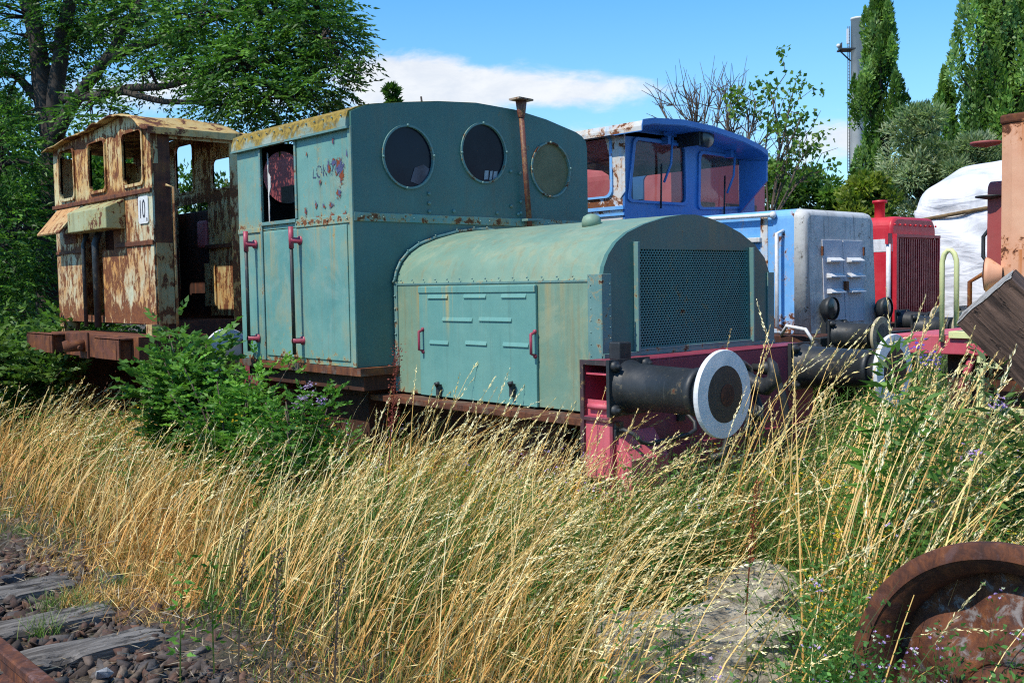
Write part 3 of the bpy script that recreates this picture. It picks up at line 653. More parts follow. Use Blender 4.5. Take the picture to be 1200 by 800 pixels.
# side door of the bonnet with pressed louvres, handles and latches
dy0, dy1, dz0, dz1 = 4.49, 5.655, 1.0, 1.745
mb = MB(); mb.box(XH-.022, XH-.003, dy0, dy1, dz0, dz1); mb.box(XH-.03, XH-.023, dy0, dy1, dz1-.045, dz1-.002); bd = mb.build('bonnet_door', M['green_door'], G1, .004)
def U(px, py): p = onX(px, py, XH-.02); return p[1], p[2]
mb = MB()
for (xa, ya, xb, yb) in ((502, 348, 525, 348), (544, 347.5, 570, 347), (588, 347, 617, 347), (519, 374.5, 554, 374.5), (562, 374.5, 600, 374.5), (504, 401, 526, 402), (546, 402, 571, 402.5), (590, 404, 620, 404.5)):
    y0, z0 = U(xa, ya); y1, z1 = U(xb, yb); zc = (z0+z1)/2
    prof = [(XH-.022, zc+.016), (XH-.031, zc-.006), (XH-.031, zc-.010), (XH-.022, zc-.012)]
    mb.prism(prof, 'y', min(y0, y1), max(y0, y1), smooth=False)
mb.build('louvre', M['green_door'], bd)
mb = MB()
for (px, py, py2, dx) in ((489.5, 388, 409, 8), (619, 391, 414, 8)):
    (ya, za) = U(px, py); zb = U(px, py2)[1]; yo = ya-.065; x_ = XH-.06
    mb.tube([(XH-.02, yo, za+.01), (x_, yo+.0, za), (x_, yo, za), (x_, yo, zb), (XH-.02, yo, zb-.01)], .009, 8)
    mb.ball((XH-.026, yo, za+.015), .014, 6, 4); mb.ball((XH-.026, yo, zb-.015), .014, 6, 4)
mb.build('handle', M['red_handle'], bd)
mb = MB()
for px, py in ((516, 455), (602, 455)):
    ya, za = U(px, py); mb.box(XH-.05, XH-.02, ya-.02, ya+.01, za-.05, za+.03); mb.tube([(XH-.05, ya, za+.02), (XH-.07, ya-.01, za+.035), (XH-.05, ya-.03, za+.04)], .012, 6)
mb.build('latch', M['black_iron'], bd)
# exhaust pipe with cap and clamp
a0 = onY(611, 135, YC-.06); a1 = onY(621, 262, YC-.06)
mb = MB(); mb.tube([a1-np.array([0, 0, .06]), a0], .022, 12); mb.lathe(a0-np.array([0, 0, .02]), (0, 0, 1), [(0, .025), (.03, .032), (.125, .044), (.127, .025)], 14); ex = mb.build('exhaust_pipe', M['pipe_rust'], G1)
mb = MB(); mb.obox(a0+np.array([.0, 0, .118]), (.085, .01, .0), (0, .06, 0), (0, 0, .007)); mb.build('rain_cap', M['cap_rust'], ex)
mb = MB(); mb.obox(a1+np.array([.03, -.0, .03]), (.085, 0, .002), (0, .035, 0), (0, 0, .009)); mb.build('pipe_clamp', M['green_trim'], ex)
# running board and frame
mb = MB(); mb.box(XH-.155, 6.15, YB+.228, YC+.1, .945, .985); mb.build('running_board', rustmat('board_rust', .45, patina=(.16, .13, .09)), G1, .004)
mb = MB(); mb.box(4.55, 4.60, YB+.02, 8.0, .35, .94); mb.box(5.69, 5.74, YB+.02, 8.0, .35, .94); mb.box(XS+.05, XR-.05, YC-.0, YR, 1.02, 1.185); mb.box(4.6, 5.7, 5.5, 5.6, .3, .9); mb.build('frame', M['under'], G1, .004)
mb = MB(); mb.box(XS-.01, XR, YC-.05, YR+.05, 1.13, 1.187); mb.build('sill', rustmat('sill_rust', .5, patina=(.10, .12, .11)), G1, .003)
mb = MB(); mb.box(4.3, 6.0, 4.3, 4.7, .5, .9); mb.box(4.2, 4.5, 6.2, 6.9, .5, 1.0); mb.build('equipment_box', M['under'], G1, .01)
for yy in (4.75, 6.95):
    for xx in (4.40, 5.84):
        mb = MB(); mb.lathe((xx, yy, .60), (1 if xx > 5 else -1, 0, 0), [(-.05, .47), (-.02, .47), (-.018, .43), (.08, .425), (.082, .37), (.03, .36), (.03, .12), (.10, .11), (.10, .001)], 36); mb.build('wheel', M['rust_dark'], G1)
    mb = MB(); mb.tube([(4.4, yy, .6), (5.84, yy, .6)], .07, 12); mb.build('axle', M['under'], G1)
for xx in (4.40, 5.84): tag(MB().prism(rail_profile(xx+.03, 0), 'y', -.5, 30).build('rail', M['rust_rail']), 'rusty rail under the green locomotive, %s' % ('on the side of the bonnet door' if xx < 5 else 'on the far side from the bonnet door'), 'rail', 'old rails')
# buffer beam: front sheet, hollow ends, stub
BX0, BX1 = 4.127, 6.16
mb = MB(); mb.box(BX0+.012, BX1, YB, YB+.02, .40, 1.305); mb.box(BX0, BX1, YB, YB+.225, 1.305, 1.318)
mb.box(BX0+.01, BX1, YB+.205, YB+.225, .95, 1.305); mb.box(BX0, BX1, YB+.02, YB+.205, .99, 1.01)
beam = mb.build('buffer_beam', M['beam_red_shaded'], G1, .004)
mb = MB(); mb.box(BX0-.004, BX0+.012, YB-.006, YB+.02, .985, 1.322); mb.box(BX0-.004, BX0+.012, YB+.20, YB+.228, .60, 1.322); mb.box(BX0-.004, BX0+.012, YB+.02, YB+.2, 1.295, 1.322); mb.box(BX0-.004, BX0+.012, YB+.02, YB+.2, .985, 1.005)
mb.build('beam_edge', paint('beam_edge', (.03, .03, .03), (.14, .03, .045), .60, []), beam, .002)
mb = MB(); mb.box(BX0+.03, BX0+.035, YB+.02, YB+.205, 1.01, 1.10); mb.box(BX0+.035, BX0+.30, YB+.02, YB+.205, 1.045, 1.055); mb.tube([(BX0+.02, YB+.03, 1.065), (BX0+.02, YB+.18, 1.065)], .018, 10); mb.box(BX0+.02, BX0+.20, YB+.021, YB+.2, 1.24, 1.25); mb.box(BX0+.20, BX0+.21, YB+.02, YB+.2, 1.01, 1.3)
mb.build('beam_rib', M['pink_red'], beam)
mb = MB(); mb.box(BX0+.012, BX0+.05, YB+.02, YB+.225, .66, .985); mb.box(BX0+.06, BX0+.08, YB+.02, YB+.15, .30, .90)
mb.prism([(YB-.11, .30), (YB-.11, .78), (YB-.0, .93), (YB-.0, .30)], 'x', BX0+.04, BX0+.36); mb.build('beam_bracket', M['pink_red'], beam, .006)
mb = MB(); mb.box(BX0+.36, BX1, YB-.0225, YB-.002, .30, .80); mb.build('beam_skirt', M['beam_red_shaded'], beam, .006)
mb = MB(); mb.box(BX0+.10, BX0+.20, YB+.02, YB+.10, 1.319, 1.42); mb.build('lamp_iron', M['black_iron'], beam, .008)
def buffer(xc, yb, ln, R_, rimmat, parent, dirn=-1, zc=1.175, facemat='bufferblack', casing='black_iron', hub=True):
    mb = MB(); ax = (0, dirn, 0)
    mb.box(xc-.17, xc+.17, min(yb, yb+dirn*.022), max(yb, yb+dirn*.022), zc-.155, zc+.155)
    mb.lathe((xc, yb+dirn*.02, zc), ax, [(0, .15), (.03, .138), (.06, .131), (.20, .126), (ln*.70, .120), (ln*.705, .128), (ln*.76, .128), (ln*.765, .112), (ln*.76, .098), (ln-.05, .096), (ln-.03, .12)], 28)
    for sx_ in (-1, 1):
        for sz_ in (-1, 1): mb.lathe((xc+sx_*.13, yb+dirn*.02, zc+sz_*.12), ax, [(0, .03), (.025, .03), (.026, .016), (.045, .014), (.046, .001)], 8)
    b_ = mb.build('buffer', M[casing], parent)
    mb = MB(); mb.lathe((xc, yb+dirn*(ln-.028), zc), ax, [(-.002, .1), (0, R_*.98), (.008, R_), (.022, R_), (.029, R_*.985), (.033, R_*.64)], 56, False); mb.build('white_rim', rimmat, b_)
    mb = MB(); mb.lathe((xc, yb+dirn*(ln-.028), zc), ax, [(.0332, R_*.645), (.037, R_*.4), (.038, .001)], 48); mb.build('buffer_head', M[facemat], b_)
    if hub: mb = MB(); mb.lathe((xc+.01, yb+dirn*(ln+.0112), zc-.005), ax, [(0, .058), (.001, .05), (.0012, .001)], 20); mb.build('worn_centre', M['rust_dark'], b_)
    return b_
buffer(4.264, YB, .655, .226, M['white_rim'], G1); buffer(6.024, YB, .655, .226, M['white_rim'], G1)
mb = MB(); mb.box(XS+.15, XR-.15, YR+.05, YR+.30, .9, 1.30); mb.build('rear_beam', M['beam_red_shaded'], G1, .005)
buffer(4.264, YR+.27, .62, .226, M['white_rim'], G1, 1); buffer(6.024, YR+.27, .62, .226, M['white_rim'], G1, 1)
# coupling hook with chain, brake hose, shunter's grab rail
hx = 5.14; mb = MB()
mb.box(hx-.09, hx+.09, YB-.03, YB-.002, 1.05, 1.26)
mb.tube([(hx, YB-.02, 1.16), (hx, YB-.16, 1.17), (hx, YB-.24, 1.13), (hx, YB-.31, 1.12), (hx, YB-.37, 1.17), (hx, YB-.36, 1.25), (hx, YB-.33, 1.29)], [.045, .045, .05, .052, .045, .03, .012], 10)
mb.tube([(hx-.06, YB-.15, 1.22), (hx-.06, YB-.18, 1.1), (hx-.05, YB-.24, .98), (hx, YB-.27, .93), (hx+.05, YB-.24, .98), (hx+.06, YB-.18, 1.1), (hx+.06, YB-.15, 1.22), (hx, YB-.15, 1.25), (hx-.06, YB-.15, 1.22)], .024, 8)
mb.tube([(hx-.05, YB-.22, 1.0), (hx-.03, YB-.2, .85), (hx, YB-.19, .78), (hx+.04, YB-.2, .85), (hx+.05, YB-.22, 1.0)], .02, 8)
mb.build('coupling_hook', M['black_iron'], G1)
def hose(x_):
    mb = MB(); mb.tube([(x_, YB-.0, 1.2), (x_, YB-.10, 1.2), (x_, YB-.16, 1.16), (x_+.02, YB-.2, 1.05), (x_+.05, YB-.22, .88), (x_+.02, YB-.2, .74), (x_-.06, YB-.16, .72)], .026, 8); mb.lathe((x_, YB-.11, 1.2), (0, -1, 0), [(-.03, .04), (.03, .045), (.032, .02)], 10); return mb.build('brake_hose', M['bufferblack'], G1)
hose(4.86); hose(5.46)
mb = MB()
q0 = onY(728, 505, YB-.03); q1 = onY(801, 487, YB-.03)
mb.tube([(q0[0], YB-.0, q0[2]+.0), (q0[0], YB-.05, q0[2]+.01), (q0[0]+.01, YB-.11, q0[2]-.01), (q0[0]+.05, YB-.13, q0[2]-.055), (q0[0]+.12, YB-.13, q0[2]-.075), (q1[0]-.08, YB-.13, q1[2]-.09), (q1[0]-.02, YB-.13, q1[2]-.07), (q1[0]+.0, YB-.11, q1[2]-.03), (q1[0], YB-.05, q1[2]+.02), (q1[0], YB, q1[2]+.02)], .013, 8)
mb.box(q0[0]-.03, q0[0]+.03, YB-.02, YB-.003, q0[2]-.05, q0[2]+.05); mb.box(q1[0]-.03, q1[0]+.03, YB-.02, YB-.003, q1[2]-.03, q1[2]+.07)
mb.build('grab_rail', M['black_iron'], G1)

# ================================================================== RUSTY LOCOMOTIVE CAB
RX = 4.05
RY0 = onX(181, 300, RX)[1]; RY1 = onX(67, 300, RX)[1]
R1 = thing('locomotive', 'rusty cream locomotive cab with empty window frames and a number 10 plate', 'locomotive', (RX+1.6, (RY0+RY1)/2, 0))
def Q2(px, py): p = onX(px, py, RX); return (p[1], p[2])
zb_ = 1.28; ztop = Q2(167, 148)[1]
outer = [Q2(x, y) for x, y in [(186, 374), (185, 300), (181, 222), (178, 150), (165, 141), (150, 136.5), (135, 139), (115, 151), (92, 162), (65, 172), (66, 240), (71, 300), (75, 390)]]
outer = [(RY0, outer[0][1])]+[(RY0, outer[2][1]), (RY0, Q2(168, 150)[1])]+[Q2(x, y) for x, y in [(163, 140.5), (150, 137), (138, 139), (118, 150), (95, 160.5)]]+[(RY1, Q2(66, 174)[1]), (RY1, outer[0][1])]
wins = []
for quad in ([(144, 157), (167, 153), (168, 214), (146, 217)], [(104, 169), (122, 165), (126, 221), (107, 225)], [(69, 178), (86.5, 174.5), (88, 231), (73, 234)]):
    ps = [Q2(*q) for q in quad]; ya = sum(p[0] for p in (ps[0], ps[3]))/2; yb = sum(p[0] for p in (ps[1], ps[2]))/2; z1 = (ps[0][1]+ps[1][1])/2; z0 = (ps[2][1]+ps[3][1])/2
    wins.append(rrect(min(ya, yb), max(ya, yb), z0, z1, .06))
zbelt = (Q2(180, 222)[1]+Q2(66, 244)[1])/2
# upper wall (above the belt) and lower wall with an opening for the old headlamps
up = [(y, max(z, zbelt)) for y, z in outer]
mb = MB(); holed(mb, up, 0, 0, 0, wins, 'x', RX, .02); mb.build('end_wall', M['rusty_cream'], R1)
for wv in wins:
    mb = MB(); ringloop(mb, wv, 'x', RX, .035, .02); mb.build('window_frame', M['rusty_cream'], R1)
zl0 = Q2(186, 374)[1]; zmid = Q2(185, 284)[1]
ya_, zA = Q2(134, 262); yb_, zB = Q2(98, 385)
mb = MB(); holed(mb, RY0, RY1, zl0-.05, zbelt-.002, [[(Q2(120, 300)[0], zl0+.02), (Q2(96, 300)[0], zl0+.02), (Q2(96, 300)[0], Q2(96, 262)[1]), (Q2(134, 300)[0], Q2(134, 262)[1]), (Q2(134, 300)[0], Q2(134, 293)[1]), (Q2(120, 300)[0], Q2(120, 293)[1])]], 'x', RX, .02); mb.build('lower_wall', M['rusty_lower'], R1)
MB().box(RX+.25, RX+.27, Q2(136, 300)[0], Q2(92, 300)[0], zl0, zmid-.1).build('inner_panel', M['rusty_lower'], R1)
MB().box(RX+.3, RX+.32, Q2(136, 300)[0], Q2(92, 300)[0], zmid-.1, zbelt).build('dark_panel', M['under'], R1)
mb = MB(); mb.box(RX-.03, RX-.002, RY0-.01, RY1+.01, zbelt-.02, zbelt+.02); mb.box(RX-.015, RX-.001, RY0, Q2(136, 290)[0], zmid-.015, zmid+.03); mb.box(RX-.015, RX-.001, Q2(98, 290)[0], RY1, zmid-.03, zmid-.0); mb.build('belt_strip', M['rust'], R1, .004)
mb = MB(); mb.box(RX-.012, RX-.001, Q2(91, 290)[0], Q2(77, 290)[0], zmid+.08, zmid+.30); mb.build('patch_plate', M['rust_red'], R1)
# headlamp boxes: one flap open, one box closed
y0, z0 = Q2(98, 0)[0], 0
zt, zb2 = Q2(146, 236)[1], Q2(146, 268)[1]
yA, yB = Q2(147, 250)[0], Q2(101, 250)[0]
mb = MB(); P_ = [(RX-.001, zt+.03), (RX-.20, zt-.06), (RX-.20, zb2-.0), (RX-.001, zb2)]
mb.prism([(a_, b_) for a_, b_ in P_], 'y', min(yA, yB)+.0, max(yA, yB)); mb.build('lamp_box', M['lamp_box'], R1, .01)
yC_, yD = Q2(96, 250)[0], Q2(69, 250)[0]
mb = MB(); sl = [(RX-.02, zt+.03), (RX-.25, zb2+.02), (RX-.24, zb2-.0), (RX-.0, zt+.0)]; mb.prism(sl, 'y', min(yC_, yD), max(yC_, yD)); mb.prism([(RX-.001, zt), (RX-.001, zb2), (RX-.2, zb2)], 'y', min(yC_, yD), min(yC_, yD)+.012); mb.build('lamp_flap', M['rusty_orange'], R1, .004)
# pipes in the recess
for px in (106, 120):
    yv = Q2(px, 330)[0]; mb = MB(); mb.tube([(RX-.06, yv, zl0-.1), (RX-.06, yv, zmid+.05), (RX+.0, yv, zmid+.2)], .035 if px > 110 else .022, 10); mb.build('pipe', M['black_iron'], R1)
# number plate
pc = Q2(169, 246); mb = MB(); pl = rrect(pc[0]-.115, pc[0]+.115, pc[1]-.13, pc[1]+.13, .03); mb.prism(pl, 'x', RX-.012, RX-.004); plate = mb.build('number_plate', M['plate_white'], R1)
tt = text('10', .25, (RX-.013, pc[0]+.02, pc[1]), (math.radians(90), 0, math.radians(-90)), M['ink'], plate, sx=.62); 
text('n', .07, (RX-.013, pc[0]-.085, pc[1]-.09), (math.radians(90), 0, math.radians(-90)), M['ink'], plate, name='small_letter')
# near side wall (normal -Y) with big door opening; far wall, rear
RXE = 4.975
def Q3(px, py): p = onY(px, py, RY0); return (p[0], p[2])
d0 = 4.235; d1 = 4.86; ze = 3.12
ztopR = Q2(168, 150)[1]
zsill = 1.35
mb = MB(); mb.box(RX+.022, d0, RY0, RY0+.02, zl0-.05, ztopR); mb.build('side_wall', M['rust_red'], R1)
mb = MB(); mb.box(RX+.0225, d0-.0, RY0-.004, RY0-.001, zl0-.05, zmid); mb.box(RX+.0225, d0-.12, RY0-.004, RY0-.001, zbelt+.25, ztopR-.02); mb.build('side_panel', M['rusty_orange'], R1)
mb = MB(); mb.box(d1, RXE+.02, RY0, RY0+.02, zl0-.05, ztopR); mb.box(d0, d1, RY0, RY0+.02, ztopR-.10, ztopR); mb.build('side_wall', M['rusty_cream'], R1)
mb = MB(); mb.tube([(d0+.0, RY0-.05, 1.0), (d0+.0, RY0-.05, zbelt+.03), (d0-.06, RY0-.02, zbelt+.05)], .014, 8); mb.build('grab_rail', M['rusty_orange'], R1)
# opposite end wall with its own windows and a doorway, far side wall, engine beyond
def Q4(px, py): p = onX(px, py, RXE); return (p[1], p[2])
wf = []
for (a0, a1, b0, b1) in ((10.571, 11.003, 2.82, 3.33), (9.70, 10.124, 2.80, 3.10), (11.45, 11.85, 2.80, 3.2)): wf.append(rrect(a0, a1, b0, b1, .06))
dw0, dw1 = Q4(244, 262)[0], Q4(207, 262)[0]; zdt = 2.66
up2 = [(y, max(z, zdt+.02)) for y, z in outer]
mb = MB(); holed(mb, up2, 0, 0, 0, wf, 'x', RXE, .02); mb.build('opposite_wall', M['rusty_cream'], R1)
for wv in wf:
    mb = MB(); ringloop(mb, wv, 'x', RXE, .03, .015); mb.build('inner_frame', M['rusty_orange'], R1)
mb = MB(); mb.box(RXE, RXE+.02, RY0+.03, dw0, zmid, zdt+.018); mb.build('opposite_panel', M['rusty_cream'], R1)
mb = MB(); mb.box(RXE, RXE+.02, RY0+.03, dw0, zl0, zmid-.003); mb.build('opposite_low_panel', M['rusty_orange'], R1)
mb = MB(); mb.box(RXE, RXE+.02, dw1, RY1-.02, zl0, zdt+.018); mb.build('opposite_panel', M['rusty_orange'], R1)
mb = MB(); mb.box(RXE-.03, RXE-.002, RY0+.03, dw0+.03, zmid-.02, zmid+.02); mb.build('inner_ledge', M['rust'], R1)
mb = MB(); mb.box(RXE-.02, RXE-.002, Q4(255, 350)[0], Q4(250, 350)[0]+.15, zl0+.1, zl0+.55); mb.build('inner_hatch', M['rusty_cream'], R1)
mb = MB(); mb.box(RX+.03, RXE, RY1-.02, RY1, zl0-.05, 2.6); mb.build('far_side_wall', M['rusty_orange'], R1)
mb = MB(); mb.box(RX+.03, RX+.2, RY1-.02, RY1, 2.6, ztopR-.03); mb.box(RXE-.2, RXE, RY1-.02, RY1, 2.6, ztopR-.03); mb.build('far_pillar', M['rusty_cream'], R1)
mb = MB(); mb.box(RX+.35, RX+.7, RY0+1.0, RY0+1.5, zl0, 2.2); mb.tube([(RX+.5, RY0+.9, zl0), (RX+.52, RY0+.85, 2.35), (RX+.4, RY0+.8, 2.5)], .03, 8); mb.build('control_stand', M['under'], R1, .02)
mb = MB(); mb.box(5.02, 5.08, RY0+.95, RY0+1.15, 2.2, 2.5); mb.build('red_box', M['cab_red'], R1, .03)
mb = MB(); mb.box(5.1, 6.2, RY0+.5, RY1-.3, 1.3, 2.62); mb.tube([(5.6, RY0+1.3, 2.6), (5.6, RY0+1.3, 2.7)], .12, 10); mb.build('engine', M['under'], R1, .04)
MB().box(RX+.02, RXE, RY0+.02, RY1-.03, zl0-.06, zl0-.03).build('cab_floor', M['under'], R1)
# roof: arched sheet with ragged rusty edge
topR = [(RY0-.06, ztopR-.02)]+[(y, z+.025) for y, z in outer[3:8]]+[(RY1+.08, outer[8][1]-.01)]
nxr = 26; V_ = []; F_ = []
def arcpt(s):
    n_ = len(topR)-1; k = min(int(s*n_), n_-1); f = s*n_-k; return topR[k][0]*(1-f)+topR[k+1][0]*f, topR[k][1]*(1-f)+topR[k+1][1]*f
ny_ = 28
for i in range(nxr+1):
    for j in range(ny_+1):
        y, z = arcpt(j/ny_); x = RX-.10+(RXE+.1-RX)*i/nxr
        wob = mnoise.noise(Vector((x*2, y*2.5, 0)))*.03
        if i == 0: x += mnoise.noise(Vector((0, y*4, 3)))*.06; wob += mnoise.noise(Vector((1, y*5, 3)))*.05-.015
        V_.append((x, y, z+wob))
for i in range(nxr):
    for j in range(ny_): k = i*(ny_+1)+j; F_.append((k, k+1, k+ny_+2, k+ny_+1))
mb = MB(); mb.add(V_, F_, True); ro = mb.build('roof', M['roof_rust'], R1); sm = ro.modifiers.new('solid', 'SOLIDIFY'); sm.thickness = .012
mb = MB(); mb.prism([(RY0-.064, ztopR-.075), (RY0-.052, ztopR-.075), (RY0+.02, ztopR+.02), (RY0-.06, ztopR-.01)], 'x', RX-.05, RXE+.1); mb.build('roof_edge', M['roof_rust'], R1)
# buffer beam with empty buffer boxes and hook
bxp = RX-.28; def_ = lambda px, py: onX(px, py, bxp)
yr, zr = def_(162, 398)[1:]; yl, zl_ = def_(60, 390)[1:]
zt_, zb3 = (def_(160, 398)[2]+def_(82, 387)[2])/2, (def_(160, 425)[2]+def_(82, 415)[2])/2
mb = MB(); mb.box(bxp, bxp+.03, yr, yl, zb3, zt_); mb.box(bxp+.03, RX+.4, yr, yr+.03, zb3, zt_); mb.box(bxp+.03, RX+.2, yr, yl, zt_-.02, zt_-.002); rb = mb.build('buffer_beam', M['rust_red'], R1, .006)
for (pa, pb) in ((128, 158), (47, 78)):
    y0 = def_(pa, 400)[1]; y1 = def_(pb, 400)[1]; lo, hi = min(y0, y1), max(y0, y1)
    mb = MB(); mb.box(bxp-.14, bxp-.12, lo+.03, hi, zb3+.02, zt_-.01); mb.box(bxp-.14, bxp-.002, hi-.02, hi, zb3+.02, zt_-.01); mb.box(bxp-.14, bxp-.002, lo+.03, hi, zt_-.03, zt_-.012); mb.box(bxp-.14, bxp-.002, lo+.08, lo+.1, zb3+.02, zt_-.03); mb.build('buffer_box', M['rust_red'], rb, .004)
yh = def_(100, 403)[1]; zh = (zt_+zb3)/2
mb = MB(); mb.box(bxp-.02, bxp-.002, yh-.12, yh+.12, zh-.13, zh+.13); mb.tube([(bxp, yh, zh), (bxp-.12, yh, zh), (bxp-.18, yh, zh-.02), (bxp-.2, yh, zh+.05)], [.06, .06, .05, .03], 10); mb.tube([(bxp-.08, yh-.1, zh-.02), (bxp-.08, yh+.1, zh-.02)], .025, 8); mb.build('coupling_hook', M['rust_red'], rb)
mb = MB(); mb.box(RX-.05, RX+.12, RY0+.0, RY0+.14, .3, zl0-.05); mb.box(RX-.05, RX+.12, RY1-.3, RY1-.16, .3, zl0-.05); mb.build('frame_leg', M['rusty_orange'], R1)
mb = MB(); mb.box(RX+.1, 6.2, RY0+.35, RY0+.4, .3, 1.2); mb.box(RX+.1, 6.2, RY1-.4, RY1-.35, .3, 1.2); mb.box(RX, 6.2, RY0+.02, RY0+.08, 1.05, zl0-.06); mb.build('frame', M['under'], R1)
for xx in (RX+.7, RX+2.3):
    for yy in (RY0+.5, RY1-.5): mb = MB(); mb.lathe((xx, yy, .5), (0, -1 if yy < (RY0+RY1)/2 else 1, 0), [(-.05, .45), (-.02, .45), (-.018, .4), (.08, .4), (.082, .34), (.03, .33), (.03, .1), (.08, .1), (.08, .001)], 30); mb.build('wheel', M['rust_dark'], R1)
    # step
for k in range(5):
    pass
mb = MB()
for k in range(4): mb.box(RX+.35, RX+2.4, RY0-.05, RY0+.0, 1.12-k*.13, 1.15-k*.13)
mb.build('battery_grille', M['under'], R1)

# dull red van hidden behind the green cab, seen through its windows
V1 = thing('railway_van', 'dull red van glimpsed through the window of the green locomotive cab', 'railway van', (7.4, 10.6, 0))
vx0, vx1, vy0, vy1 = 6.5, 8.6, 9.0, 12.2
mb = MB(); vsh = rrect(vx0, vx1, 1.1, 3.55, .3, 6); mb.prism([(vx0, 1.1), (vx1, 1.1)]+[p for p in vsh if p[1] > 2], 'y', vy0, vy1); mb.build('body', M['cab_red'], V1)
mb = MB(); mb.box(vx0-.02, vx0-.002, 10.9, 11.35, 2.55, 3.0); mb.build_one('side_window', M['pane_dark'], V1)
mb = MB(); mb.box(vx0+.1, vx1-.1, vy0+.1, vy1-.1, .75, 1.09); mb.build_one('frame', M['under'], V1)
for yy in (9.7, 11.5):
    for xx in (vx0+.35, vx1-.35): mb = MB(); mb.lathe((xx, yy, .5), (1, 0, 0), [(-.05, .001), (-.05, .45), (.05, .45), (.05, .001)], 26); mb.build('wheel', M['under'], V1)

# ================================================================== BLUE LOCOMOTIVE
BXL, BXR, BYF, BYC = 9.56, 11.07, 5.898, 7.95
B1 = thing('locomotive', 'light blue diesel locomotive with grey louvred bonnet front and visored cab', 'locomotive', (10.3, 7.5, 0))
zt1 = 2.50
def bhood(y0, y1): return None
pr_ = rrect(BXL, BXR, 1.17, zt1, .09, 6); pr_ = [(x, z if z > 1.3 else (1.17)) for x, z in pr_]
mb = MB(); mb.prism([(BXL, 1.17), (BXR, 1.17)]+[p for p in rrect(BXL, BXR, 1.17, zt1, .10, 6) if p[1] > 1.5], 'y', BYF+.16, BYC, smooth=False); mb.build('bonnet', M['blue'], B1)
# rounded front cap, leaning back slightly
prof = [(0, .05), (.02, .02), (.06, .004), (.12, 0.0)]
rings = []
base = [(BXL, 1.17), (BXR, 1.17)]+[p for p in rrect(BXL, BXR, 1.17, zt1, .10, 6) if p[1] > 1.5]
mb = MB(); nb = len(base); cx_ = (BXL+BXR)/2
for (yy, ins_) in ((BYF+.16, 0), (BYF+.08, .006), (BYF+.03, .025), (BYF+.008, .05), (BYF, .075)):
    for (x, z) in base:
        s_ = (1-ins_/((BXR-BXL)/2)); zz = 1.17+(z-1.17)*(1-ins_/1.33) if z > 1.2 else 1.17
        rings.append((cx_+(x-cx_)*s_, yy+.05*(zz-1.17)/1.3*(1 if yy < BYF+.1 else 0), zz))
mb.add(rings, [(i*nb+k, i*nb+(k+1) % nb, (i+1)*nb+(k+1) % nb, (i+1)*nb+k) for i in range(4) for k in range(nb)], True)
mb.add(rings[-nb:], [tuple(range(nb))])
o = mb.build('bonnet_nose', M['hood_grey'], B1)
def FY(px, py): p = onY(px, py, BYF+.01); return p[0], p[2]
a_ = FY(965, 278); b_ = FY(1013, 374)
dx0, dx1, dz0_, dz1_ = a_[0], b_[0]-.02, 1.27, 2.17
yd = lambda z: BYF+.05*(z-1.17)/1.3
def leanbox(mb, x0, x1, z0, z1, t0, t1):
    mb.add([(x0, yd(z0)-t0, z0), (x1, yd(z0)-t0, z0), (x1, yd(z1)-t0, z1), (x0, yd(z1)-t0, z1), (x0, yd(z0)-t1, z0), (x1, yd(z0)-t1, z0), (x1, yd(z1)-t1, z1), (x0, yd(z1)-t1, z1)], [(0, 1, 2, 3), (4, 7, 6, 5), (0, 4, 5, 1), (1, 5, 6, 2), (2, 6, 7, 3), (3, 7, 4, 0)])
xm = (dx0+dx1)/2
for (xa_, xb_) in ((dx0, xm-.006), (xm+.006, dx1)):
    mb = MB(); leanbox(mb, xa_, xb_, dz0_, dz1_, .003, .014); dd = mb.build('bonnet_door', M['door_grey'], B1, .004)
    mb = MB()
    for zl3 in (1.95, 1.78, 1.61):
        x0_, x1_ = xa_+.06, xb_-.06; y_ = yd(zl3)
        mb.prism([(y_-.015, zl3+.03), (y_-.075, zl3-.005), (y_-.075, zl3-.018), (y_-.015, zl3-.02)], 'x', x0_, x1_)
    mb.build('louvre', M['white_paint'], dd)
mb = MB(); mb.box(xm-.02, xm+.035, yd(1.7)-.05, yd(1.7)-.015, 1.62, 1.72); mb.box(dx0-.02, dx0, yd(2.1)-.03, yd(2.1)-.01, 2.0, 2.1); mb.box(dx1, dx1+.02, yd(2.1)-.03, yd(2.1)-.01, 2.0, 2.1); mb.build('padlock', M['rust'], B1)
for px in (962, 1026):
    x_, z_ = FY(px, 361); mb = MB(); mb.lathe((x_, BYF-.0, z_), (0, -1, 0), [(0, .05), (.04, .10), (.10, .125), (.14, .13), (.145, .115)], 22); hl = mb.build('headlight', M['bufferblack'], B1)
    mb = MB(); mb.lathe((x_, BYF-.13, z_), (0, -1, 0), [(0, .112), (.012, .06), (.016, .001)], 22); mb.build('lens', M['lamp_glass'], hl)
    mb = MB(); mb.box(x_-.02, x_+.02, BYF-.06, BYF, z_-.28, z_); mb.build('headlight_post', M['bufferblack'], hl)
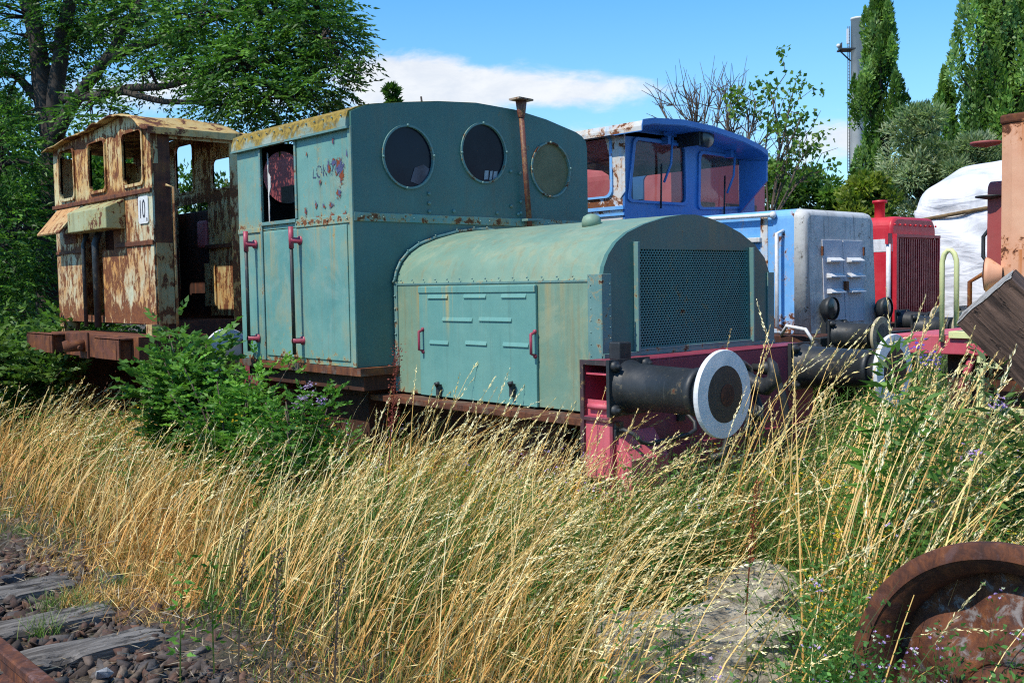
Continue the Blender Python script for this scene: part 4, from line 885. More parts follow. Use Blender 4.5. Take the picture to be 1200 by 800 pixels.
# side details: white handrails, rain strip, fuel flap line, blue side panel ends
xh_ = BXL
mb = MB(); mb.tube([(xh_+.0, 6.19, 2.27), (xh_-.11, 6.2, 2.24), (xh_-.11, 6.2, 1.25), (xh_+.0, 6.2, 1.2)], .021, 8); mb.build('handrail', M['white_paint'], B1)
ya1 = onX(902, 252, xh_-.06)[1]; z1_ = onX(902, 252, xh_-.06)[2]
mb = MB(); mb.tube([(xh_, ya1-.02, z1_), (xh_-.06, ya1, z1_), (xh_-.06, BYC-.1, z1_+.01)], .022, 8); mb.ball((xh_-.03, ya1-.02, z1_), .04, 10, 6); mb.build('handrail', M['white_paint'], B1)
mb = MB(); zz = 2.33; mb.box(xh_-.06, xh_-.002, 6.45, 7.6, 2.16, 2.21); mb.build('drip_ledge', M['blue_white'], B1, .006)
mb = MB(); mb.box(xh_-.012, xh_-.002, 6.38, 6.47, 1.18, 2.46); mb.box(xh_-.008, xh_-.002, BYF+.2, 7.9, 1.175, 1.22); mb.build('seam_strip', M['blue_white'], B1, .003)
mb = MB(); mb.box(9.3, 11.4, 5.62, BYC+2.4, 1.02, 1.165); mb.build('frame', M['under'], B1, .01)
mb = MB(); mb.box(9.15, 11.5, 5.50, 5.6, .95, 1.35 if False else 1.16); mb.build('buffer_beam', M['bufferblack'], B1, .01)
buffer(9.45, 5.50, .5, .195, M['cream_rim'], B1, casing='bufferblack', hub=False); buffer(11.2, 5.50, .5, .195, M['cream_rim'], B1, casing='bufferblack', hub=False)
for yy in (6.6, 9.3):
    for xx in (9.6, 11.05): mb = MB(); mb.lathe((xx, yy, .55), (1 if xx > 10 else -1, 0, 0), [(-.05, .47), (-.02, .47), (-.018, .43), (.08, .425), (.082, .37), (.03, .36), (.03, .12), (.1, .11), (.1, .001)], 30); mb.build('wheel', M['under'], B1)
mb = MB(); mb.tube([(9.3, 6.05, 1.17), (9.25, 5.95, 1.27), (9.2, 5.7, 1.24), (9.2, 5.6, 1.1)], .02, 6); mb.build('step_handle', M['white_paint'], B1)
# cab
CL, CR_ = onY(733, 200, BYC)[0]-.02, 11.60
def CQ(px, py): p = onY(px, py, BYC); return p[0], p[2]
BYR = BYC+2.1
zroofL, zroofR = CQ(735, 152)[1]-.05, CQ(882, 185)[1]
wq = []
for quad in ([(744, 164), (801, 172.5), (802, 238), (737, 234)], [(820, 180), (869, 187), (874, 242), (819, 243)]):
    P4 = [CQ(*q) for q in quad]; c_ = np.mean(P4, 0); ring_ = []
    for i in range(4):
        p0, p1, p2 = np.array(P4[i-1]), np.array(P4[i]), np.array(P4[(i+1) % 4])
        a1 = p1+(p0-p1)/np.linalg.norm(p0-p1)*.07; a2 = p1+(p2-p1)/np.linalg.norm(p2-p1)*.07
        for s_ in (0, .33, .67, 1): ring_.append(tuple((a1*(1-s_)+p1*s_)*(1-s_)+(p1*(1-s_)+a2*s_)*s_))
    wq.append(ring_)
ztf = 3.50
mb = MB(); holed(mb, CL, CR_, 1.2, ztf, wq, 'y', BYC, .03); mb.build('cab_front', M['blue_dark'], B1)
for k, ring_ in enumerate(wq):
    mb = MB(); ringloop(mb, ring_, 'y', BYC, .05, .025); f_ = mb.build('window_frame', M['blue_dark'], B1)
    mb = MB(); mb.add([(p[0], BYC+.012, p[1]) for p in ring_], [tuple(range(len(ring_)))]); mb.build('pane', M['glass'], f_)
    cxw = np.mean([p[0] for p in ring_]); zt4 = max(p[1] for p in ring_)
    mb = MB(); mb.box(cxw+.05, cxw+.13, BYC-.11, BYC-.002, zt4-.02, zt4+.07); mb.tube([(cxw+.12, BYC-.12, zt4+.06), (cxw+.11, BYC-.10, zt4-.25), (cxw+.04, BYC-.05, zt4-.47)], .016, 6); wp = mb.build('wiper', M['blue_dark'], B1)
    mb = MB(); mb.tube([(cxw+.02, BYC-.03, zt4-.25), (cxw+.0, BYC-.03, zt4-.78)], .012, 6); mb.build('wiper_blade', M['bufferblack'], wp)
# sides with windows
zs0 = onX(700, 231, CL)[2]; zs1 = onX(700, 162, CL)[2]
ys0 = onX(716, 200, CL)[1]; ys1 = ys0+1.1
for xx in (CL, CR_-.03):
    mb = MB(); wv = rrect(BYC+.35 if xx > 10 else ys0, BYR-.3 if xx > 10 else ys1, zs0, zs1, .09)
    if xx > 10: wv = rrect(BYC+.12, BYR-.2, 2.6, 3.3, .09)
    holed(mb, BYC+.032, BYR, 1.2, ztf-.05, [wv], 'x', xx, .03); mb.build('cab_side', M['blue_white'] if xx < 10 else M['blue_dark'], B1)
    if xx < 10:
        mb = MB(); ringloop(mb, wv, 'x', xx, .04, .025); f_ = mb.build('window_frame', M['blue'], B1)
        mb = MB(); mb.add([(xx+.012, p[0], p[1]) for p in wv], [tuple(range(len(wv)))]); mb.build('pane', M['glass'], f_)
mb = MB(); mb.prism([(BYC-.02, ztf), (BYC+.30, ztf), (BYC+.06, 2.72), (BYC-.02, 2.80)], 'x', CL-.014, CL-.002); mb.build('corner_panel', M['blue_white'], B1)
mb = MB(); mb.box(CL-.03, CL-.002, BYC, BYR, zs0-.17, zs0-.13); mb.box(CL-.02, CL-.002, BYC, BYR, zs0-.24, zs0-.21); mb.build('side_strip', M['blue'], B1)
mb = MB(); holed(mb, CL+.03, CR_-.03, 1.2, ztf-.05, [rrect(CL+.25, 10.2, 2.6, 3.35, .08), rrect(10.4, CR_-.25, 2.6, 3.35, .08)], 'y', BYR, .03); mb.build('rear_wall', M['blue_dark'], B1)
# roof with visor
ry = BYC-.42
vis = [(753, 141), (765, 139.5), (800, 141.5), (835, 149), (870, 161), (890, 171), (899, 178)]
vp = [(lambda p: (p[0], p[2]))(onY(x, y, ry)) for x, y in vis]
vp = [(vp[0][0]-.02, vp[0][1]-.06)]+vp+[(vp[-1][0]+.01, vp[-1][1]-.07)]
mb = MB(); mb.prism(vp+[(x, z-.05) for x, z in vp[::-1]], 'y', ry, BYR+.2); mb.build('roof', M['blue_white'], B1)
mb = MB(); mb.prism([(x+.0, z-.052) for x, z in vp]+[(x, z-.06) for x, z in vp[::-1]], 'y', ry+.0, BYC-.004); 
mb.prism([(x, z-.056) for x, z in vp]+[(vp[-1][0], ztf-.2), (vp[0][0], ztf-.2)], 'y', BYC-.03, BYC-.003) if False else None
mb.prism([(x, z+.012) for x, z in vp]+[(x, z-.052) for x, z in vp[::-1]], 'y', ry-.012, ry-.001)
xr_ = vp[-1][0]
mb.prism([(ry, vp[-1][1]-.05), (ry, vp[-1][1]-.30), (BYC-.004, 2.62), (BYC-.004, vp[-1][1]+.0)], 'x', xr_-.03, xr_-.0)
mb.build('visor', M['blue_dark'], B1)
mb = MB(); mb.prism([(CL, ztf-.002), (CR_, ztf-.002)]+[(x, z-.053) for x, z in vp[::-1]], 'y', BYC+.0, BYC+.03); mb.build('cab_brow', M['blue_dark'], B1)
hx_, hz_ = CQ(826, 160); hz_ -= .03
p = onY(830, 161, BYC-.36); mb = MB(); mb.lathe((p[0], BYC-.14, p[2]), (0, -1, 0), [(0, .03), (.1, .10), (.20, .125), (.225, .115)], 22); mb.box(p[0]-.15, p[0]-.12, BYC-.34, BYC-.004, p[2]-.1, p[2]+.14); hl = mb.build('headlight', M['bufferblack'], B1)
mb = MB(); mb.lathe((p[0], BYC-.362, p[2]), (0, -1, 0), [(0, .115), (.012, .06), (.016, .001)], 22); 
mb.build('lens', M['lamp_glass'], hl)
MB().box(CL+.04, CR_-.04, BYC+.05, BYR-.02, 1.2, 1.25).build('cab_floor', M['dark'], B1)
mb = MB(); mb.box(9.6, 11.1, BYC+.05, BYC+.5, 1.25, 2.55); mb.build('dark_desk', M['dark'], B1, .04)

# ================================================================== RED LOCOMOTIVE behind
RL_ = dep(1045, 300, 13.8); LX0, LYF = RL_[0], RL_[1]; LX1 = onY(1097, 300, LYF)[0]
L1 = thing('locomotive', 'bright red locomotive with white side stripe and upright radiator slats', 'locomotive', ((LX0+LX1)/2, LYF+2.5, 0))
zT = onY(1060, 254, LYF)[2]; zB_ = onY(1060, 375, LYF)[2]
basep = [(LX0, zB_), (LX1, zB_)]+[p for p in rrect(LX0, LX1, zB_, zT, .16, 6) if p[1] > 1.9]
mb = MB(); mb.prism(basep, 'y', LYF+.05, LYF+3.6); nb = len(basep); cxl = (LX0+LX1)/2
rg = []
for (yy, k) in ((LYF+.05, 0), (LYF+.02, .012), (LYF, .04)):
    for x, z in basep: rg.append((cxl+(x-cxl)*(1-k/.6), yy, zB_+(z-zB_)*(1-k/1.4)))
mb.add(rg, [(i*nb+k, i*nb+(k+1) % nb, (i+1)*nb+(k+1) % nb, (i+1)*nb+k) for i in range(2) for k in range(nb)], True); mb.add(rg[-nb:], [tuple(range(nb))])
mb.build('bonnet', M['loco_red'], L1)
gq0 = onY(1048, 281, LYF); gq1 = onY(1095, 370, LYF)
gz1_ = onY(1060, 280, LYF)[2]; gz0_ = onY(1060, 368, LYF)[2]
mb = MB(); mb.box(gq0[0], gq1[0], LYF-.004, LYF-.001, gz0_, gz1_); rad = mb.build('radiator', M['dark'], L1)
mb = MB(); ns = 19
for k in range(ns): x_ = gq0[0]+.02+(gq1[0]-gq0[0]-.04)*k/(ns-1); mb.box(x_-.014, x_+.014, LYF-.05, LYF-.006, gz0_, gz1_)
mb.build('slats', M['red_slat'], rad)
mb = MB(); mb.box(gq0[0]-.05, gq0[0]-.005, LYF-.06, LYF-.001, gz0_-.05, gz1_+.02); mb.box(gq1[0]+.005, gq1[0]+.04, LYF-.06, LYF-.001, gz0_-.05, gz1_+.02); mb.box(gq0[0]-.05, gq1[0]+.04, LYF-.065, LYF-.001, gz1_+.02, gz1_+.06); mb.box(gq0[0]-.05, gq1[0]+.04, LYF-.065, LYF-.001, gz0_-.1, gz0_-.05)
for k in range(9): mb.ball((gq0[0]+(gq1[0]-gq0[0])*k/8, LYF-.01, gz1_+.19), .016, 6, 4)
mb.build('radiator_frame', M['loco_red'], L1)
zs_ = onX(1033, 295, LX0)[2]; mb = MB(); mb.box(LX0-.004, LX0-.001, LYF+.05, LYF+3.5, zs_-.0, zs_+.17); mb.box(LX0, gq0[0]-.055, LYF-.004, LYF-.001, zs_, zs_+.17); mb.build('white_stripe', M['white_paint'], L1)
ep = onX(1033, 250, LX0+.35); mb = MB(); mb.lathe((LX0+.3, ep[1], zT-.05), (0, 0, 1), [(0, .07), (.25, .07), (.255, .10), (.29, .10), (.295, .06)], 18); mb.build('exhaust_pipe', M['loco_red'], L1)
pw = onY(1041, 330, LYF-.3); mb = MB(); mb.tube([(pw[0], LYF-.3, 1.05), (pw[0], LYF-.3, onY(1041, 286, LYF-.3)[2])], .03, 8); mb.build('handrail', M['white_paint'], L1)
pw2 = onY(1041, 276, LYF-.3); mb = MB(); mb.box(pw[0]-.05, pw[0]+.06, LYF-.32, LYF-.28, onY(1041, 286, LYF-.3)[2], pw2[2]+.03); mb.build('rail_top', M['loco_red'], L1)
cxr = (LX0+LX1)/2
buffer(cxr-.88, LYF-.25, .5, .20, M['cream_rim'], L1, casing='bufferblack', hub=False); buffer(cxr+.88, LYF-.25, .5, .20, M['cream_rim'], L1, casing='bufferblack', hub=False)
mb = MB(); mb.box(cxr-1.2, cxr+1.2, LYF-.25, LYF+3.5, .95, zB_-.01); mb.build('frame', M['under'], L1)
for xx in (cxr-.72, cxr+.72):
    for yy in (LYF+.8, LYF+3.2): mb = MB(); mb.lathe((xx, yy, .5), (1, 0, 0), [(-.05, .001), (-.05, .45), (.05, .45), (.05, .001)], 26); mb.build('wheel', M['under'], L1)
rcx1 = cxr+1.25; rcx0 = cxr-1.25
YCR = onX(896, 210, rcx1)[1]
mb = MB(); sh = rrect(rcx0, rcx1, 1.2, 3.72, .3, 6); mb.prism([(rcx0, 1.2), (rcx1, 1.2)]+[p for p in sh if p[1] > 2], 'y', YCR, YCR+3.2); mb.build('cab', M['cab_red'], L1)
mb = MB(); mb.box(rcx0+.25, cxr-.15, YCR-.012, YCR-.002, 2.55, 3.0); mb.box(cxr+.15, rcx1-.25, YCR-.012, YCR-.002, 2.55, 3.0); mb.build('window', M['pane_dark'], L1)
mb = MB(); mb.box(rcx0-.012, rcx0-.002, YCR+.4, YCR+1.2, 2.4, 2.95); mb.box(rcx0-.012, rcx0-.002, YCR+1.6, YCR+2.4, 2.4, 2.95); mb.build('side_window', M['pane_dark'], L1)

# ================================================================== TARPAULIN-COVERED WAGON
TX, TY0, TY1 = 17.3, 2.2, 8.6
T1 = thing('goods_wagon', 'wagon hidden under a wrinkled white tarpaulin tied with a strap', 'wagon', (TX+1.3, 5.4, 0))
nU, nV = 120, 60
prof = [(0, .5), (0, .9), (0, 2.9), (.05, 3.15), (.25, 3.38), (1.3, 3.72), (2.35, 3.38), (2.6, 3.0), (2.6, .5)]
pl_ = np.array(prof); seg = np.concatenate([[0], np.cumsum(np.linalg.norm(np.diff(pl_, axis=0), axis=1))]); seg /= seg[-1]
V_ = []; F_ = []
for i in range(nU+1):
    y = TY0+(TY1-TY0)*i/nU; e = 1-math.exp(-(TY1-y)*6)
    for j in range(nV+1):
        s = j/nV; px_ = np.interp(s, seg, pl_[:, 0]); pz_ = np.interp(s, seg, pl_[:, 1])
        wr = mnoise.noise(Vector((y*.9+pz_*.8, pz_*.6, s*2)))*.07+(.5-abs(mnoise.noise(Vector((y*1.1-pz_*1.5, pz_*.45, 9)))))*.10+mnoise.noise(Vector((y*4+pz_*3, pz_*1.5, 2)))*.012
        gr = -.10*math.exp(-((pz_-2.72-(TY1-y)*.12)/.07)**2) if px_ < .3 else 0
        V_.append((TX+1.3+(px_-1.3)*(.94+.06*e)-(wr+gr)*(1 if px_ < 1.3 else -1), y, pz_*(.985+.015*e)+.22*(e-1)*(1 if pz_ > 3 else 0)+wr*.3+.045*(TY1-y)*(pz_ > 3)))
for i in range(nU):
    for j in range(nV): k = i*(nV+1)+j; F_.append((k, k+1, k+nV+2, k+nV+1))
mb = MB(); mb.add(V_, F_, True); mb.add([V_[nU*(nV+1)+j] for j in range(nV+1)], [tuple(range(nV+1))]); mb.add([V_[j] for j in range(nV+1)], [tuple(range(nV+1))]); mb.build('tarpaulin', M['tarp'], T1)
mb = MB(); mb.tube([(TX+.02, y, 2.72+(TY1-y)*.12) for y in np.linspace(TY1-.05, TY0, 20)], .035, 6); mb.build('strap', M['strap'], T1)
mb = MB(); mb.box(TX+.1, TX+2.5, TY0, TY1, .8, 1.1); mb.build('frame', M['under'], T1)
for yy in (3.4, 7.2):
    for xx in (TX+.5, TX+2.0): mb = MB(); mb.lathe((xx, yy, .5), (-1, 0, 0), [(-.05, .001), (-.05, .45), (.05, .45), (.05, .001)], 26); mb.build('wheel', M['under'], T1)

# ================================================================== PEACH LOCOMOTIVE at the right edge
PD = 8.0; pc_ = dep(1168, 143, PD); PX, PY = pc_[0], pc_[1]; PZ = pc_[2]
P1 = thing('locomotive', 'peach coloured rail vehicle with rust runs and pale yellow handrails', 'locomotive', (PX+1.1, PY-2, 0))
def PQ(px, py, x=None): return onX(px, py, PX if x is None else x)
pb_ = [(PX, PY-.12), (PX+.03, PY-.03), (PX+.12, PY), (PX+2.2, PY), (PX+2.2, PY-4), (PX, PY-4)]
mb = MB(); mb.prism([(x, y) for x, y in pb_], 'z', 1.55, PZ); mb.build('body', M['peach'], P1)
mb = MB(); mb.prism([(x-.012 if x < PX+.1 else x, y+(.012 if y > PY-.1 else 0)) for x, y in pb_], 'z', PZ-.02, PZ+.05); mb.build('roof', M['peach'], P1, .015)
# maroon bonnet alongside
mx = PX+.28; yml = onX(1157, 260, mx)[1]; zmt = onX(1160, 212, mx)[2]
mb = MB(); mb.prism(rrect(mx, mx+1.6, 1.45, zmt, .08), 'y', PY-.05, yml); mb.build('bonnet', M['peach_side'], P1)
ph = onX(1150, 270, mx-.02); ph2 = onX(1150, 308, mx-.02)
mb = MB(); mb.tube([(mx+.02, yml-.05, ph[2]), (mx+.02, ph[1]-.04, ph[2]), (mx+.02, ph[1], ph[2]-.05), (mx+.02, ph[1], ph2[2]+.05), (mx+.02, ph[1]-.04, ph2[2]), (mx+.02, yml-.05, ph2[2])], .017, 8); mb.build('grab_rail', M['bufferblack'], P1)
dcp = onX(1167, 165, PX-.0); mb = MB(); mb.lathe((dcp[0]+.1, dcp[1]+.12, dcp[2]), (0, 0, 1), [(-.03, .02), (-.015, .10), (.0, .12), (.012, .115), (.02, .02)], 20); mb.build('vent_cap', M['peach_side'], P1)
dcp = onX(1160, 231, mx); mb = MB(); mb.lathe((mx+.02, yml-.02, dcp[2]), (0, 0, 1), [(-.02, .02), (0, .12), (.012, .12), (.02, .03)], 16); mb.build('mirror_bracket', M['bufferblack'], P1)
lp_ = onX(1163, 322, PX+.05); mb = MB(); mb.lathe((PX-.02, lp_[1]+.02, lp_[2]), (-.3, 1, 0), [(-.12, .06), (-.03, .13), (.0, .14), (.005, .12)], 20); hl = mb.build('headlight', M['peach'], P1)
mb = MB(); mb.lathe((PX-.025, lp_[1]+.03, lp_[2]), (-.3, 1, 0), [(0, .125), (.02, .001)], 20); mb.build('lens', M['lamp_glass'], hl)
# frame beam, platform, yellow handrail loop, step ladder
yfr = onX(1044, 400, PX-.1)[1]; zf0 = onX(1080, 414, PX-.1)[2]; zf1_ = onX(1080, 392, PX-.1)[2]
mb = MB(); mb.box(PX-.1, PX+2.3, PY-4, yfr, zf0, zf1_); mb.build('frame', M['pink_red'], P1, .01)
mb = MB(); mb.box(PX+.05, PX+2.2, PY-4, PY+.4, .5, zf0-.01); mb.build('underframe', M['under'], P1)
hy0 = onX(1104, 330, PX-.12)[1]; hy1 = onX(1121, 330, PX-.12)[1]; hz = onX(1110, 293, PX-.12)[2]; hz0 = onX(1110, 396, PX-.12)[2]
loop = [(PX-.12, hy0, hz0-.03), (PX-.12, hy0, hz-.12)]+[(PX-.12, (hy0+hy1)/2+(hy0-hy1)/2*math.cos(a_), hz-.12+.12*math.sin(a_)) for a_ in np.linspace(.3, math.pi-.3, 6)]+[(PX-.12, hy1, hz-.12), (PX-.12, hy1, hz0+.1)]
mb = MB(); mb.tube(loop, .021, 10); hr = mb.build('handrail', M['yellow_green'], P1)
hy2 = onX(1127, 330, PX+.1)[1]; mb = MB(); mb.tube([(PX+.25, hy2-.18, hz0), (PX+.25, hy2-.18, hz-.26), (PX+.25, hy2-.1, hz-.2), (PX+.25, hy2, hz-.26), (PX+.25, hy2, hz0)], .02, 8); mb.build('inner_handrail', rustmat('rail_rust', .65, patina=(.45, .45, .2)), P1)
pp0 = onX(1112, 388, PX-.12)[1]; mb = MB(); mb.box(PX-.13, PX+.4, PY-.4, pp0, hz0+.0, hz0+.055); mb.build('platform', M['yellow_green'], P1, .004)
sy1 = onX(1146, 420, PX-.15)[1]; sy0 = sy1-.6; mb = MB(); mb.box(PX-.17, PX-.14, sy1-.05, sy1, .55, zf0+.0); mb.box(PX-.17, PX-.14, sy0, sy0+.05, .55, zf0); mb.box(PX-.30, PX-.12, sy0, sy1, .70, .73); mb.box(PX-.17, PX-.12, sy0, sy1, zf0-.09, zf0-.05)
mb.build('step_ladder', M['yellow_green'], P1)
for yy in (PY-3, PY-.6): mb = MB(); mb.lathe((PX+.35, yy, .5), (-1, 0, 0), [(-.05, .47), (-.02, .47), (-.018, .43), (.08, .42), (.082, .37), (.03, .36), (.03, .1), (.08, .1), (.08, .001)], 26); mb.build('wheel', M['under'], P1)
mb = MB(); mb.tube([(PX+.1, hy1-.1, 1.25), (PX-.05, hy1-.08, 1.05), (PX-.06, hy1, .8)], .03, 8); mb.build('hose', M['pink_red'], P1)

# ================================================================== BIG TIMBER leaning at the right edge
A_ = dep(1122, 379, 4.25); B_ = dep(1187, 326, 4.12)
e1 = B_-A_; L_e = np.linalg.norm(e1)
axis = (dep(1200, 451, 4.18)-A_); axis -= e1*(axis@e1)/L_e**2; axis /= np.linalg.norm(axis); nrm = np.cross(axis, e1/L_e); 
if nrm@ray(1150, 400) < 0: nrm = -nrm
wd2 = .26
Lx = axis; Ly = e1/L_e; Lz = np.cross(Lx, Ly)
ln_ = (A_[2]-.03)/max(.2, -axis[2]) if axis[2] < 0 else 2.4
ln_ = min(ln_, 2.6)
mb = MB(); nx = 40; ny = 10
s3 = 1 if Lz@ray(1150, 400) > 0 else -1
def tp(u, v, w_):   # u along, v across 0..1, w depth 0..1
    q = A_+Lx*u+Ly*(v*L_e)+Lz*(s3*w_*wd2)
    nz = np.array(mnoise.noise_vector(Vector(q*6)))*.006+np.array(mnoise.noise_vector(Vector((u*2, v*22, w_*22))))*.006
    return q+nz
tv = []; tf = []; per = [(i/ny, 0) for i in range(ny)]+[(1, i/ny) for i in range(ny)]+[(1-i/ny, 1) for i in range(ny)]+[(0, 1-i/ny) for i in range(ny)]
npn = len(per)
for i in range(nx+1):
    for (v, w_) in per: tv.append(tuple(tp(ln_*i/nx, v, w_)-A_))
for i in range(nx):
    for k in range(npn): tf.append((i*npn+k, i*npn+(k+1) % npn, (i+1)*npn+(k+1) % npn, (i+1)*npn+k))
# express in local axes so the grain follows the beam
Rm = Matrix((Lx, Ly, Lz)).transposed(); Ri = np.array(Rm.inverted())
tv = [tuple(Ri@np.array(v)) for v in tv]
mb.add(tv, tf); mb.add([tv[nx*npn+k] for k in range(npn)], [tuple(range(npn))])
TB = mb.build('timber_beam', M['timber']); TB.matrix_world = Matrix.Translation(A_)@Rm.to_4x4(); tag(TB, 'huge dark cracked timber baulk leaning in at the right edge', 'timber')
mb = MB(); endp = [tuple(np.array(v)-np.array([.004, 0, 0])) for v in tv[:npn]]; mb.add(endp, [tuple(range(npn))]); ee = mb.build('sawn_end', M['timber_end'], TB)

# grey sleeper block behind the wheel
bp_ = dep(1200, 660, 3.9); mb = MB(); mb.obox((0, 0, 0), (.9, 0, 0), (0, .09, 0), (0, 0, .07)); SB = mb.build('sleeper', M['sleeper'], None, .015); SB.location = tuple(bp_+np.array([.66, -.62, -.02])); SB.rotation_euler = (0, -.04, math.radians(-43)); tag(SB, 'dark grey sleeper end poking in behind the rusty wheel', 'sleeper')
mb = MB(); mb.obox((0, 0, 0), (.15, 0, 0), (0, .2, 0), (0, 0, (bp_[2]-.09)/2)); o = mb.build('timber_block', M['sleeper'], None, .01); o.location = (bp_[0]+.95, bp_[1]-.9, (bp_[2]-.09)/2); tag(o, 'grey timber block propping up the sleeper beyond the right edge', 'timber')

# ================================================================== WHEELSET bottom right
WX = 2.86; WR = .475
wl = onX(997, 735, WX)[1]; WYc = wl-WR; WZ = onX(1108, 626, WX)[2]-WR
WS = thing('wheelset', 'rusty iron railway wheel on its axle with a spoked web, weeds growing through it', 'wheel', (WX, WYc, 0))
mb = MB(); mb.lathe((WX, WYc, WZ), (1, 0, 0), [(.0, WR-.046), (.0, WR-.004), (.006, WR), (.030, WR), (.038, WR-.012), (.046, WR-.026), (.060, WR-.034), (.135, WR-.042), (.14, WR-.05), (.14, WR-.10), (.11, WR-.105), (.03, WR-.085), (.004, WR-.046)], 96); mb.build('tyre', M['rust_wheel'], WS)
mb = MB()
prof = [(.075, WR-.095), (.085, WR-.16), (.055, WR-.24), (.035, .13), (.02, .115)]
nw = 96; VV = []; FF = []
cax = np.array([1, 0, 0])
for (h, r) in [(.125, WR-.095), (.13, WR-.13), (.115, WR-.18), (.085, WR-.24), (.05, .17), (.03, .13)]:
    for k in range(nw):
        a_ = 2*math.pi*k/nw; hh = h+.030*math.cos(6*a_+.6)*math.sin(math.pi*min(1, max(0, (WR-.095-r)/.25)))
        VV.append((WX+hh, WYc+r*math.cos(a_), WZ+r*math.sin(a_)))
for i in range(5):
    for k in range(nw):
        FF.append((i*nw+k, i*nw+(k+1) % nw, (i+1)*nw+(k+1) % nw, (i+1)*nw+k))
mb.add(VV, FF, True); wbo = mb.build('web', M['rust_web'], WS); so_ = wbo.modifiers.new('solid', 'SOLIDIFY'); so_.thickness = .02
mb = MB(); mb.lathe((WX-.03, WYc, WZ), (1, 0, 0), [(.0, .001), (.0, .05), (.005, .075), (.02, .082), (.025, .125), (.05, .135), (.16, .13), (.17, .08)], 40); mb.build('hub', M['rust_wheel'], WS)
mb = MB(); mb.tube([(WX+.1, WYc, WZ), (WX+1.5, WYc, WZ)], .075, 24); mb.build('axle', M['rust_dark'], WS)
mb = MB(); mb.lathe((WX+1.49, WYc, WZ), (1, 0, 0), [(-.14, WR-.1), (-.14, WR-.04), (-.03, WR-.03), (-.028, WR), (0, WR), (0, WR-.06), (-.07, WR-.1), (-.07, .13), (0, .12), (.02, .001)], 72); mb.build('far_wheel', M['rust_wheel'], WS)

# ================================================================== CONCRETE BLOCKS
def block(c, sx_, sy_, sz_, yaw, tilt, label, seed):
    V_ = []; F_ = []; n_ = 34
    import bmesh
    bm = bmesh.new(); bmesh.ops.create_cube(bm, size=1); bmesh.ops.subdivide_edges(bm, edges=bm.edges, cuts=18, use_grid_fill=True)
    for v in bm.verts:
        p = Vector((v.co.x*sx_, v.co.y*sy_, v.co.z*sz_)); q = p*3+Vector((seed, 0, 0))
        edge = sum(1 for a_, b_ in zip(v.co, (.5, .5, .5)) if abs(abs(a_)-b_) < .06)
        p += mnoise.noise_vector(q)*.07+mnoise.noise_vector(q*2.6)*.035+mnoise.noise_vector(q*7)*.014
        if edge >= 2: p *= .955
        v.co = p
    me = bpy.data.meshes.new('concrete_block'); bm.to_mesh(me); bm.free(); me.materials.append(M['concrete'])
    o = bpy.data.objects.new('concrete_block', me); COL.objects.link(o); o.location = c; o.rotation_euler = (tilt[0], tilt[1], yaw); tag(o, label, 'concrete block')
p1 = dep(815, 745, 4.3); block((p1[0], p1[1], .05), .84, .40, .58, math.radians(-40), (.05, -.06), 'long pale broken concrete slab lying in the grass below the buffer', 3)
p2 = dep(890, 690, 4.75); block((p2[0], p2[1], .10), .42, .42, .52, math.radians(-20), (.1, .05), 'rough concrete lump just behind the long slab', 8)
p3 = dep(850, 800, 3.8); block((p3[0], p3[1], -.03), .5, .36, .42, math.radians(-50), (-.05, .04), 'low crumbling concrete piece at the bottom of the photo, in front of the long slab', 15)

# ================================================================== VEGETATION
WIND = np.array([r0[0], r0[1]])            # the wind leans everything to the right
def frame_of(d):
    d = d/np.linalg.norm(d, axis=-1, keepdims=True)
    ref = np.where(np.abs(d[:, 2:3]) > .9, np.array([[1., 0, 0]]), np.array([[0, 0, 1.]]))
    a = np.cross(d, ref); a /= np.linalg.norm(a, axis=1, keepdims=True); return a, np.cross(a, d)
def leaves(C, D, L, W, tint, roll=None, fold=.25):
    """one folded leaf of two quads per row: base point C, direction D, length L, width W"""
    n = len(C); D = D/np.linalg.norm(D, axis=1, keepdims=True); a, b = frame_of(D)
    r = rng.uniform(0, 2*math.pi, n) if roll is None else roll
    s = (a*np.cos(r)[:, None]+b*np.sin(r)[:, None]); u = np.cross(D, s)
    L = np.broadcast_to(L, n)[:, None]; W = np.broadcast_to(W, n)[:, None]
    mid1 = C+D*L*.35; p0 = C; p3 = C+D*L-u*L*.06
    l = mid1+s*W*.5+u*W*fold; r_ = mid1-s*W*.5+u*W*fold; m2 = C+D*L*.7
    V = np.stack([p0, l, p3, r_], 1).reshape(-1, 3)
    Q = np.arange(n*4).reshape(n, 4)
    return V, Q, np.repeat(tint, 4, 0)
